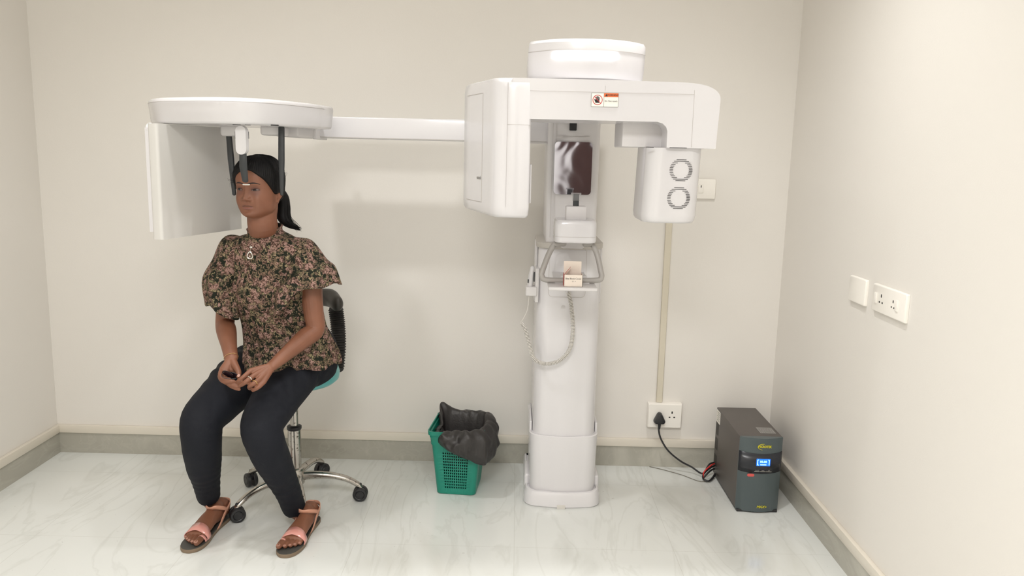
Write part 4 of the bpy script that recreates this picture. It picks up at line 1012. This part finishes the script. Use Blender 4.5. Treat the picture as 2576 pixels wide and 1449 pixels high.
# legs and feet
def leg_path(pts): return [at(*p) for p in pts]
LL = leg_path([(758, 905, 3.06), (725, 955, 2.96), (690, 1010, 2.85), (660, 1068, 2.755), (668, 1115, 2.745), (690, 1165, 2.79), (720, 1225, 2.865), (741, 1280, 2.93), (762, 1295, 2.955)])
RL = leg_path([(648, 925, 3.10), (595, 965, 2.98), (550, 1010, 2.88), (510, 1055, 2.785), (508, 1105, 2.775), (512, 1160, 2.82), (519, 1208, 2.88), (525, 1250, 2.935), (541, 1272, 2.955)])
for P_, s in ((LL, 1), (RL, -1)):
    tube(skin, P_, [0.085, 0.075, 0.066, 0.056, 0.050, 0.048, 0.036, 0.031, 0.031], 20, sub=4, ref=(1, 0, 0))
def foot(heel, toe, ank, side):
    """heel/toe floor points; side=+1 when the big toe is on the +cross side"""
    d_ = (toe-heel); Lf = d_.length; d_.normalize(); c_ = Vector((d_.y, -d_.x, 0)); c_ = c_ if c_.x > 0 else -c_
    P_ = lambda u, v, z: heel + d_*(u*Lf) + c_*v + Vector((0, 0, z))
    z0 = 0.020
    tube(skin, [ank, P_(0.10, 0, 0.065), P_(0.10, 0, 0.045)], [(0.031, 0.031), (0.028, 0.032), (0.026, 0.030)], 18, sub=3, ref=c_)
    tube(skin, [P_(0.05, 0, z0+0.024), P_(0.22, 0, z0+0.030), P_(0.42, side*-0.003, z0+0.030), P_(0.60, 0, z0+0.024), P_(0.76, 0, z0+0.017)], [(0.024, 0.023), (0.029, 0.034), (0.032, 0.030), (0.038, 0.020), (0.041, 0.012)], 20, sub=4, ref=c_)
    tube(skin, [ank, P_(0.22, 0, 0.070), P_(0.42, 0, 0.050)], [(0.030, 0.028), (0.027, 0.024), (0.026, 0.018)], 18, sub=3, ref=c_)
    toes = []
    for k_, (v, u1, r) in enumerate(((0.031, 0.985, 0.0120), (0.011, 0.955, 0.0088), (-0.006, 0.925, 0.0082), (-0.020, 0.890, 0.0078), (-0.033, 0.845, 0.0074))):
        v *= side
        tube(skin, [P_(0.70, v*0.9, z0+0.013), P_(u1-0.10, v, z0+0.012), P_(u1-0.03, v, z0+r*0.9)], [r*0.95, r, r*0.92], 10, sub=3, ref=c_)
        toes.append((P_(u1-0.012, v, z0+r*1.55), d_, c_, r))
    return P_, d_, c_, Lf, toes
heelL, toeL = Vector((-0.772, 2.990, 0)), Vector((-0.803, 2.698, 0)); heelR, toeR = Vector((-1.127, 2.995, 0)), Vector((-1.168, 2.716, 0))
FL = foot(heelL, toeL, at(768, 1283, 2.955), -1); FR = foot(heelR, toeR, at(543, 1272, 2.955), 1)
k, colout, tcs = SKIN_OUT
org = Vector((-0.93, 2.85, 0)); prev = None
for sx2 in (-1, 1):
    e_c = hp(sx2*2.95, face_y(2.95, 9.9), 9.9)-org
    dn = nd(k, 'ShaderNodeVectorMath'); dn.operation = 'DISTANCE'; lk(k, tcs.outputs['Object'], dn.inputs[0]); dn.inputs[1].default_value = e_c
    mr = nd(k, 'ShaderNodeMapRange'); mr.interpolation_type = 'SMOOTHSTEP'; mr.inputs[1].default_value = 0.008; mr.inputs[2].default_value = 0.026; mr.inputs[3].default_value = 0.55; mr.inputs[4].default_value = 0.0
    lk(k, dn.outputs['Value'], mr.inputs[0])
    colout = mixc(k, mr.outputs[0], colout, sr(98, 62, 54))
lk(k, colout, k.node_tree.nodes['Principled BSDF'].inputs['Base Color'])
b2 = remesh(skin, 0.0022, 2, 0.5)
person = obj('person', b2, M['skin'], None, angle=180, origin=(-0.93, 2.85, 0))
tag(person, 'seated woman in floral blouse and dark trousers, hands in her lap, head in the scanner', 'person')

# lips, eyes, eyebrows, nails
def facegrid(name, us, vs, f, mt, par, th=0.0):
    b_ = B(); loft(b_, [[f(u, v) for u in us] for v in vs], False, False, closed=False); o = obj(name, b_, mt, par, angle=180)
    if th: solid(o, th, 0)
    return o
L2 = lambda n: [-1+2*i/n for i in range(n+1)]
def lipf(u, v):
    x = u*2.45; top = 4.28+0.62*(1-abs(u)**1.8)*(1-0.22*g2(u, .16)); bot = 4.20-0.85*(1-abs(u)**2.2)
    z = bot+(top-bot)*(v+1)/2; return hp(x, face_y(x, z)+0.035, z)
facegrid('lips', L2(30), [-1+1.18*i/8 for i in range(9)], lipf, M['lips'], person)
facegrid('upper_lip', L2(30), [0.16+0.84*i/6 for i in range(7)], lipf, M['lip_up'], person)
b_ = B(); tube(b_, [hp(u*2.4, face_y(u*2.4, 4.25)+0.03, 4.25-0.10*(1-u*u)+0.05*abs(u)) for u in L2(16)], 0.00035, 6); obj('lip_line', b_, mat('lip_shadow', sr(92, 52, 46), 0.6), person)
for s in (-1, 1):
    b_ = B(); prism(b_, [(0.0022*math.cos(2*PI*j/16), 0.0013*math.sin(2*PI*j/16)) for j in range(16)], -0.0004, 0.0004, 0, frame_mtx(hp(s*0.78, face_y(s*0.78, 6.45)+0.02, 6.45), HL_+HF_*(-.25*s), (HF_*0.7+Vector((0, 0, .7))))); obj('nostril', b_, mat('nostril_shade', sr(60, 34, 30), 0.8), person)
    ex, ez = s*3.05, 10.2
    def lid(u): return ez+0.50*(1-abs(u)**2.2)+0.05*u*s, ez-0.24*(1-abs(u)**2.4)+0.05*u*s
    def ey(u, v, off=0.03):
        hi_, lo_ = lid(u); z = lo_+(hi_-lo_)*(v+1)/2; x = ex+u*1.32; return hp(x, face_y(x, z)+off+0.10*(1-u*u)*(1-v*v), z)
    eo = facegrid('eye', L2(18), L2(8), ey, M['sclera'], person)
    ix = ex-0.22 if s > 0 else ex-0.30
    rows = []
    for rr_ in (0.02, 0.2, 0.42, 0.60):
        ring = []
        for j in range(28):
            x = ix+rr_*math.cos(2*PI*j/28); z = ez+0.08+rr_*math.sin(2*PI*j/28); u = (x-ex)/1.32; hi_, lo_ = lid(u); z = max(lo_+0.02, min(hi_-0.02, z)); v = (z-lo_)/(hi_-lo_)*2-1
            ring.append(hp(x, face_y(x, z)+0.045+0.10*(1-u*u)*(1-v*v), z))
        rows.append(ring)
    b_ = B(); loft(b_, rows, True, False); obj('iris', b_, M['iris'], eo)
    b_ = B(); tube(b_, [hp(ex+u*1.38, face_y(ex+u*1.38, lid(max(-1, min(1, u)))[0])+0.10, lid(max(-1, min(1, u)))[0]+0.03) for u in L2(14)], 0.00065, 6); obj('eyelashes', b_, M['brow'], person)
    b_ = B(); tube(b_, [hp(ex+u*1.36, face_y(ex+u*1.36, lid(max(-1, min(1, u)))[1])+0.05, lid(max(-1, min(1, u)))[1]-0.02) for u in L2(14)], 0.00035, 6); obj('eyelashes', b_, M['brow'], person)
    b_ = B(); tube(b_, [hp(ex+u*1.35, face_y(ex+u*1.35, ez+0.92)+0.01, ez+0.88-0.3*u*u) for u in L2(12)], 0.00035, 6); obj('eyelid_crease', b_, mat('lid_shade', sr(96, 60, 50), 0.7), person)
    def bf(u, v):
        x = s*(2.75)+u*s*1.95; zc = 12.25+0.42*(1-((u-0.25)/1.25)**2) - 0.25*max(0, u)**2*1.2; hw = 0.26*(1-0.75*max(0, u)**1.5)*(1-0.5*max(0, -u-0.6)); z = zc+v*hw
        return hp(x, face_y(x, z)+0.06*(1-v*v)-0.0+0.015, z)
    facegrid('eyebrow', L2(16), L2(4), bf, M['brow'], person)
def nail(c_, fwd_, side_, w_, l_):
    up = side_.cross(fwd_); up = up if up.z > 0 else -up
    b_ = B(); m_ = frame_mtx(c_, side_, up.cross(side_)); prism(b_, rrect(0, 0, w_, l_, w_*0.42, 5), -0.0006, 0.0007, 0, m_)
    return obj('nail', b_, M['nail'], person)
for F_ in (FL, FR):
    for (c_, d_, cc, r) in F_[4]: nail(c_, (d_+Vector((0, 0, -0.35))).normalized(), cc, r*1.25, r*1.15)
nt_ = Z5(972, 790, 2.6915); nail(nt_+Vector((0, -0.0005, 0.001)), Vector((0.05, -.75, -0.6)).normalized(), Vector((1, 0.1, 0)).normalized(), 0.0095, 0.011)
# hair cap
def hairline(a):
    return interp([0, 14, 30, 45, 58, 70, 82, 95, 108, 122, 140, 180], [16.9, 16.4, 15.2, 13.9, 12.3, 10.2, 8.5, 8.6, 7.8, 6.2, 5.0, 4.6], a)
b_ = B(); rr = []
zl = [3.0+ (22.4-3.0)*i/180 for i in range(181)]
for z in zl:
    ring = []
    for j in range(320):
        t = -180+1.125*j; a = abs(t); s_ = z-hairline(a)
        off = -0.5+1.35*smst(s_, -0.35, 0.9)
        if a > 110: off += 0.35*smst(s_, 0, 3)
        zz = min(z, 21.59)
        gr = 0.10*math.sin(t*1.15+0.9*math.sin(z*0.9)) + 0.07*math.sin(t*2.55+z*1.3)
        if off > 0: off += gr*smst(s_, 0.3, 2.0)
        x, y = headpt(t, zz, max(off, 0.011)) if off > 0 else headpt(t, zz, -0.5)
        if z > 21.59:
            k_ = (z-21.59)/(22.4-21.59); x *= (1-k_); y *= (1-k_)
        zo = z + (0.0 if z <= 21.59 else 0)
        # domed top
        ring.append(hp(x, y, min(zo, 21.6)+ max(0, off)*0.75*smst(z, 15, 21)))
    rr.append(ring)
loft(b_, rr, True, True)
b3 = b_
# ponytail from the low back of the head over the back of the left shoulder
pt_ = [hp(2.5, -8.2, 9.5), at(706, 488, 3.0), at(711, 502, 3.01), at(711, 525, 3.01), at(713, 548, 3.0), at(727, 564, 2.985), at(752, 577, 2.96)]
prr = [(0.018, 0.020), (0.020, 0.022), (0.025, 0.024), (0.026, 0.024), (0.022, 0.020), (0.014, 0.012), (0.004, 0.004)]
tube(b3, pt_, prr, 36, sub=8, ref=(1, 0, 0))
for v in b3.verts:
    pass
random.seed(3)
for q in range(46):
    o_ = Vector((random.uniform(-.020, .024), random.uniform(-.018, .012), 0)); e_2 = Vector((random.uniform(-.012, .010), random.uniform(-.01, .01), random.uniform(-0.006, 0.008)))
    tube(b3, [pt_[2]+o_, pt_[3]+o_*1.15, pt_[4]+o_*1.1+e_2*.3, pt_[5]+o_*0.9+e_2*.7, pt_[6]+e_2], [0.0016, 0.0016, 0.0014, 0.001, 0.0004], 5, sub=4)
for q in range(14):      # stray hairs
    a = random.uniform(-100, -60) if q < 5 else random.uniform(60, 150); z = random.uniform(12, 21)
    x, y = headpt(a, z, 0.8); p0 = hp(x, y, z); x, y = headpt(a+8, z+.5, 1.5+random.random()); p1 = hp(x, y, z+random.uniform(-.5, 1)); x, y = headpt(a+17, z-1, 1.2+random.random()*1.5)
    tube(b3, [p0, p1, hp(x, y, z-1.5)], [0.0005, 0.0004, 0.0002], 4, sub=4)
for q in range(5):
    x, y = headpt(-72, 13.2, 0.6); p0 = hp(x, y, 13.2+q*.2); r1_, r2_ = random.uniform(.5, 1.2), random.uniform(-1, 1); tube(b3, [p0, p0+Vector((-.009*r1_, 0, .003*r2_)), p0+Vector((-.019*r1_, 0, -.004+.003*r2_)), p0+Vector((-.026*r1_, 0, .003*r2_))], [0.0006, 0.0005, 0.0004, 0.0002], 4, sub=3)
for q in range(10):
    p0 = pt_[5]+Vector((random.uniform(-.008, .012), 0, random.uniform(-.006, .006))); tube(b3, [p0, p0+Vector((.012, -.004, -.008)), p0+Vector((.022+random.uniform(-.006, .01), -.006, -.008+random.uniform(-.012, .012))), p0+Vector((.030+random.uniform(-.006, .01), -.006, -.022+random.uniform(-.01, .01)))], [0.0012, 0.001, 0.0006, 0.0002], 4, sub=4)
obj('hair', b3, M['hair'], person, angle=180)
b_ = B(); tube(b_, [hp(3.4+0.4*math.sin(2*PI*i/20), -9.15+2.4*math.cos(2*PI*i/20)*.35, 9.7+2.5*math.sin(2*PI*i/20)) for i in range(21)], 0.004, 8); obj('hair_tie', b_, M['black_plastic'], person)

# trousers
jb = B()
JR = [(0.115, 0.105), (0.102, 0.095), (0.088, 0.084), (0.076, 0.078), (0.0695, 0.074), (0.063, 0.069), (0.050, 0.054), (0.0435, 0.045)]
for P_ in (LL, RL):
    q = P_[:8]; tube(jb, q, JR, 28, sub=6, ref=(1, 0, 0), caps=None)
    pass
# pelvis
tube(jb, [Vector((-0.860, 3.055, 0.735)), Vector((-0.85, 3.07, 0.68)), Vector((-0.845, 3.09, 0.635))], [(0.155, 0.112), (0.172, 0.125), (0.165, 0.12)], 32, sub=4, ref=BL)
bmesh.ops.holes_fill(jb, edges=[e for e in jb.edges if e.is_boundary], sides=0)
b2 = remesh(jb, 0.0055, 3, 0.5)
KL, KR = LL[3], RL[3]
for v in b2.verts:
    p = v.co; n_ = v.normal
    d_ = 0.0016*noise.noise(p*18)
    for K in (KL, KR):
        dk_ = (p-K); w_ = math.exp(-(dk_.length/0.13)**2)
        d_ += w_*0.0010*math.sin((dk_.z*1.0+dk_.x*0.35)*2*PI/0.028 + 2.5*noise.noise(p*12))*smst(noise.noise(p*9+Vector((3, 1, 2))), -0.1, 0.4)
    hw_ = math.exp(-((p.z-0.20)/0.09)**2); d_ += hw_*0.0007*math.sin(p.z*2*PI/0.030+3*noise.noise(p*10))
    if p.z > 0.55: d_ += 0.003*math.sin(p.x*60+p.y*90+4*noise.noise(p*8))*smst(p.z, 0.55, 0.62)
    v.co = p + n_*d_
for v in b2.verts: v.normal_update()
obj('trousers', b2, M['jean'], person, angle=180)
for P_, r in ((LL, (0.0445, 0.046)), (RL, (0.0445, 0.046))):
    pass

# blouse
COL = Vector((-0.925, 2.945, 1.150))
BLV = [  # z, centre x, centre y, half width along BL, half depth along BF, exponent
    (1.160, -0.925, 2.950, 0.060, 0.060), (1.147, -0.925, 2.952, 0.061, 0.062), (1.139, -0.925, 2.955, 0.078, 0.070), (1.130, -0.924, 2.958, 0.112, 0.078),
    (1.117, -0.923, 2.962, 0.150, 0.084), (1.094, -0.920, 2.967, 0.172, 0.093), (1.03, -0.914, 2.973, 0.180, 0.106), (0.97, -0.908, 2.980, 0.176, 0.116),
    (0.90, -0.898, 2.993, 0.172, 0.116), (0.82, -0.882, 3.015, 0.170, 0.118), (0.74, -0.866, 3.035, 0.172, 0.126), (0.69, -0.857, 3.05, 0.174, 0.134),
    (0.655, -0.852, 3.055, 0.176, 0.140), (0.625, -0.850, 3.06, 0.178, 0.144)]
NB = 144; b_ = B(); rr = []
zz_ = [b__[0] for b__ in BLV][::-1]
cols = [[b__[i] for b__ in BLV][::-1] for i in range(5)]
steps = 90
for i in range(steps+1):
    t = i/steps; z = 1.160 - (1.160-0.625)*(t**1.25)
    cx, cy, a_, c_ = [interp(zz_, cols[q], z) for q in (1, 2, 3, 4)]
    ring = []
    for j in range(NB):
        th = 2*PI*j/NB; sa, ca = math.sin(th), math.cos(th)
        ex_ = 2.0
        pl_ = 0.0
        if z < 1.145:
            pl_ = (0.0026*math.sin(th*26) + 0.0018*math.sin(th*41+1))*smst(z, 1.145, 1.10)*(1-0.2*smst(z, 0.9, 0.7))
            pl_ += 0.010*noise.noise(Vector((ca*2.2, sa*2.2, z*7)))*smst(z, 1.10, 0.95)
            pl_ += 0.008*math.sin(th*7+z*9)*smst(z, 0.80, 0.66)
        else: pl_ = 0.0016*math.sin(th*40)
        fx_ = (0.022*smst(z, 1.02, 0.9) + 0.035*smst(z, 0.74, 0.64))*max(0, ca) - 0.018*smst(z, 0.75, 0.65)*max(0, -ca)
        p = Vector((cx, cy, z)) + BL*((a_+pl_)*sa) + BF*((c_+pl_+fx_)*ca) - BL*(0.020*smst(z, 1.05, 0.9)*max(0, ca))
        # collar tilts: higher at the back
        if z > 1.10: p.z += 0.012*smst(z, 1.10, 1.15)*(-ca)
        # hem: higher at her left side, draped low in front
        if z < 0.72: p.z += smst(z, 0.72, 0.63)*(0.014*sa + 0.006*math.sin(th*9))
        # front drapes over the lap
        ring.append(p)
    rr.append(ring)
loft(b_, rr, False, False)
# frill collar
bl = obj('blouse', b_, M['floral'], person, angle=180); solid(bl, 0.0015, 1)
b_ = B(); rr = []
for i in range(5):
    t = i/4; rr.append([Vector((-0.925, 2.950, 1.156+0.014*t)) + BL*((0.0585+0.003*t+0.0035*t*math.sin(j*2*PI/96*30))*math.sin(2*PI*j/96)) + BF*((0.0585+0.003*t+0.0035*t*math.sin(j*2*PI/96*30))*math.cos(2*PI*j/96)) + Vector((0, 0, -0.012*math.cos(2*PI*j/96))) for j in range(96)])
loft(b_, rr, False, False); solid(obj('frill_collar', b_, M['floral'], bl, angle=180), 0.0012, 1)
# flutter sleeves
def sleeve(name, secs, seed, th0, drop):
    """secs: list of (centre, ux*a, uy*b): rings spanned by two axis vectors"""
    b_ = B(); n_ = 96; rr = []
    cs = catmull([s_[0] for s_ in secs], 8); us = catmull([s_[1] for s_ in secs], 8); vs_ = catmull([s_[2] for s_ in secs], 8)
    for i, (c_, u, v) in enumerate(zip(cs, us, vs_)):
        t = i/(len(cs)-1); ring = []
        for j in range(n_):
            th = 2*PI*j/n_; f = 1+(0.035*math.sin(th*9+seed)+0.025*math.sin(th*15+seed*2)+0.10*noise.noise(Vector((math.cos(th)*1.6, math.sin(th)*1.6, seed))))*t**1.2
            ring.append(c_ + u*(math.cos(th)*f) + v*(math.sin(th)*f) + Vector((0, 0, 0.006*math.sin(th*5+seed)*t**2 - drop*t**2*math.exp(-((math.degrees(th)-th0)/42)**2))))
        rr.append(ring)
    loft(b_, rr, False, False); o = obj(name, b_, M['floral'], bl, angle=180); solid(o, 0.0014, 0); return o
# her left sleeve (right in the picture)
V = Vector
sleeve('sleeve', [
    (V((-0.835, 2.950, 1.076)), V((0.020, 0.00, 0.058)), V((0.00, -0.066, 0.0))),
    (V((-0.795, 2.935, 1.068)), V((0.045, 0.00, 0.056)), V((0.0, -0.082, 0.0))),
    (V((-0.775, 2.920, 1.020)), V((0.078, 0.00, 0.040)), V((-0.01, -0.092, 0.0))),
    (at(768, 685, 2.90), V((0.098, 0.01, 0.020)), V((-0.02, -0.098, 0.0))),
    (at(772, 728, 2.89), V((0.110, 0.02, 0.020)), V((-0.03, -0.100, 0.006)))], 1.3, 140, 0.085)
sleeve('sleeve', [
    (V((-0.990, 2.985, 1.078)), V((-0.015, 0.00, 0.046)), V((0.00, -0.066, 0.0))),
    (V((-1.047, 2.995, 1.074)), V((-0.040, 0.00, 0.052)), V((0.0, -0.075, 0.0))),
    (V((-1.074, 2.995, 1.018)), V((-0.062, 0.00, 0.024)), V((0.01, -0.080, 0.0))),
    (at(556, 705, 2.97), V((-0.068, 0.0, 0.004)), V((0.02, -0.085, 0.0))),
    (at(562, 765, 2.96), V((-0.066, 0.0, 0.0)), V((0.03, -0.085, -0.006)))], 4.1, 125, 0.045)
# pendant on the blouse front
b_ = B(); c0 = at(632, 622, 2.863); tube(b_, [c0+V((-.001, 0, 0)), c0+V((.001, 0, 0))], 0.0052, 12); bm2 = b_
c1 = at(629, 642, 2.858)
pts_ = []
for i in range(29):
    a = 2*PI*i/28; r = 0.0085*(1+0.0*a); x = 0.0090*math.sin(a)*(1-0.32*math.cos(a)); z = 0.0125*math.cos(a)
    pts_.append(c1+V((x, -0.001, z)))
tube(bm2, pts_, 0.0025, 8); tube(bm2, [c1+V((0, -.001, -.003)), c1+V((0, -.001, -.0055))], 0.0022, 8); tube(bm2, [c0, c1+V((0, 0, 0.012))], 0.0006, 6)
obj('pendant', bm2, M['silver'], bl)
# bracelet, rings
def hoop(name, c_, axis, ra, rb, th, mt, ref):
    axis = axis.normalized(); x = Vector(ref); x = (x-axis*x.dot(axis)).normalized(); y = axis.cross(x)
    b_ = B(); tube(b_, [c_+x*(ra*math.cos(2*PI*i/32))+y*(rb*math.sin(2*PI*i/32)) for i in range(33)], th, 8); return obj(name, b_, mt, person)
hoop('bracelet', WRR.lerp(ELR, 0.03)+V((0, 0, 0)), ELR-WRR, 0.0250, 0.0198, 0.0008, M['gold'], (1, 0, 0))
fr0, fr1 = L_mcp[1], Z5(1210, 960, 2.678); hoop('finger_ring', fr0.lerp(fr1, 0.62), fr1-fr0, 0.0108, 0.0108, 0.0022, M['silver'], (0, 0, 1))
fr0, fr1 = L_mcp[2], Z5(1440, 1020, 2.678); hoop('finger_ring', fr0.lerp(fr1, 0.85), fr1-fr0, 0.0100, 0.0100, 0.0014, M['gold'], (0, 0, 1))
# sandals
for F_, side in ((FL, -1), (FR, 1)):
    P_, d_, c_, Lf, _ = F_
    out = []
    us = [(-0.035, 0.0), (-0.02, 0.020), (0.03, 0.029), (0.12, 0.031), (0.35, 0.030), (0.55, 0.036), (0.72, 0.045), (0.86, 0.045), (0.97, 0.036), (1.035, 0.018), (1.05, 0.0)]
    rt = [(u, v) for u, v in us]; lf = [(u, -v) for u, v in us[1:-1]][::-1]
    ol = catmull([(u, v, 0) for u, v in rt+lf+[us[0]]], 4)[:-1]
    def ringp(z, s_=1.0): return [P_(0.5+(p.x-0.5)*(1-(1-s_)*0.3), p.y*s_+side*0.004*smst(p.x, .6, 1), z) for p in ol]
    b_ = B(); loft(b_, [ringp(0.0005, 0.97), ringp(0.004, 1.0), ringp(0.013, 1.0), ringp(0.0145, 0.985)]); sd = obj('sandal', b_, M['sole'], person)
    b_ = B(); loft(b_, [ringp(0.0148, 0.97), ringp(0.0175, 0.965)]); obj('insole', b_, M['insole'], sd)
    z0 = 0.020
    def band(name, secs, mt, wv):
        """secs: points along the band; wv: band-width vectors"""
        b_ = B(); ps = catmull(secs, 6); ws = catmull(wv, 6)
        loft(b_, [[p-w_2, p, p+w_2] for p, w_2 in zip(ps, ws)], False, False, closed=False); o = obj(name, b_, mt, sd, angle=180); solid(o, 0.0022, 0); return o
    wv = d_*0.017 + V((0, 0, -0.0055)); ww = d_*0.013
    band('toe_strap', [P_(0.74, 0.044, 0.016), P_(0.735, 0.0455, 0.030), P_(0.725, 0.030, 0.0500), P_(0.715, 0, 0.0600), P_(0.725, -0.030, 0.0500), P_(0.735, -0.0455, 0.030), P_(0.74, -0.044, 0.016)], M['pinkpat'], [ww, ww, wv, wv*1.1, wv, ww, ww])
    bt_ = side*0.031; wt = d_*0.006
    band('toe_loop', [P_(0.80, bt_+0.014*side, 0.016), P_(0.825, bt_+0.013*side, 0.032), P_(0.835, bt_, 0.0435), P_(0.825, bt_-0.0135*side, 0.034), P_(0.82, bt_-0.012*side, 0.02)], M['pinkpat'], [wt]*5)
    wa = V((0, 0, 0.009)) + d_*0.002
    ts_ = 0.002 if side < 0 else 0.010
    band('ankle_strap', [P_(0.17, 0.036, 0.062), P_(0.27, 0.037, 0.078), P_(0.37, 0.020, 0.090+ts_*0.2), P_(0.395, 0, 0.0915-ts_*0.3), P_(0.37, -0.020, 0.090), P_(0.27, -0.037, 0.078), P_(0.17, -0.036, 0.062)], M['strap'], [wa]*3+[wa*0.8+d_*ts_*.4]+[wa]*3)
    wh = d_*0.010
    for sv in (1, -1): band('side_strap', [P_(0.42, sv*0.033, 0.014), P_(0.36, sv*0.0385, 0.035), P_(0.24, sv*0.038, 0.060), P_(0.10, sv*0.035, 0.074), P_(0.015, sv*0.020, 0.078), P_(-0.005, 0, 0.078)], M['strap'], [wh, wh, wh*0.8+V((0, 0, .003)), V((0, 0, .008)), V((0, 0, .008)), V((0, 0, .008))])

# sunglasses held in the hands
gs = empty('sunglasses', tuple(Z5(700, 780, 2.70))); tag(gs, 'folded dark sunglasses held between the two hands of the seated woman', 'sunglasses')
b_ = B(); c_ = Z5(770, 770, 2.700); m_ = frame_mtx(c_, (1, -0.1, -0.05), (0, -0.55, 0.83))
prism(b_, [(0.021*math.cos(2*PI*j/28)*(1+0.1*math.cos(4*PI*j/28)), 0.0145*math.sin(2*PI*j/28)) for j in range(28)], -0.001, 0.001, 0, m_); obj('lens', b_, M['glass_dark'], gs)
b_ = B(); c_ = Z5(640, 730, 2.694); m2_ = frame_mtx(c_, (1, -0.1, -0.25), (0.1, -0.55, 0.8))
prism(b_, [(0.019*math.cos(2*PI*j/28)*(1+0.1*math.cos(4*PI*j/28)), 0.0135*math.sin(2*PI*j/28)) for j in range(28)], -0.001, 0.001, 0, m2_); obj('lens', b_, M['glass_dark'], gs)
b_ = B(); tube(b_, [m_ @ V((0.022*math.cos(2*PI*j/28), 0.0155*math.sin(2*PI*j/28), 0)) for j in range(29)], 0.0008, 6); tube(b_, [m2_ @ V((0.020*math.cos(2*PI*j/28), 0.0145*math.sin(2*PI*j/28), 0)) for j in range(29)], 0.0008, 6)
obj('frame', b_, M['black_plastic'], gs)
b_ = B(); tube(b_, [Z5(580, 660, 2.690), Z5(520, 680, 2.682), Z5(450, 750, 2.680), Z5(480, 830, 2.680), Z5(560, 860, 2.680), Z5(740, 880, 2.682), Z5(890, 860, 2.685)], 0.001, 6, sub=5); obj('temple', b_, M['black_plastic'], gs)
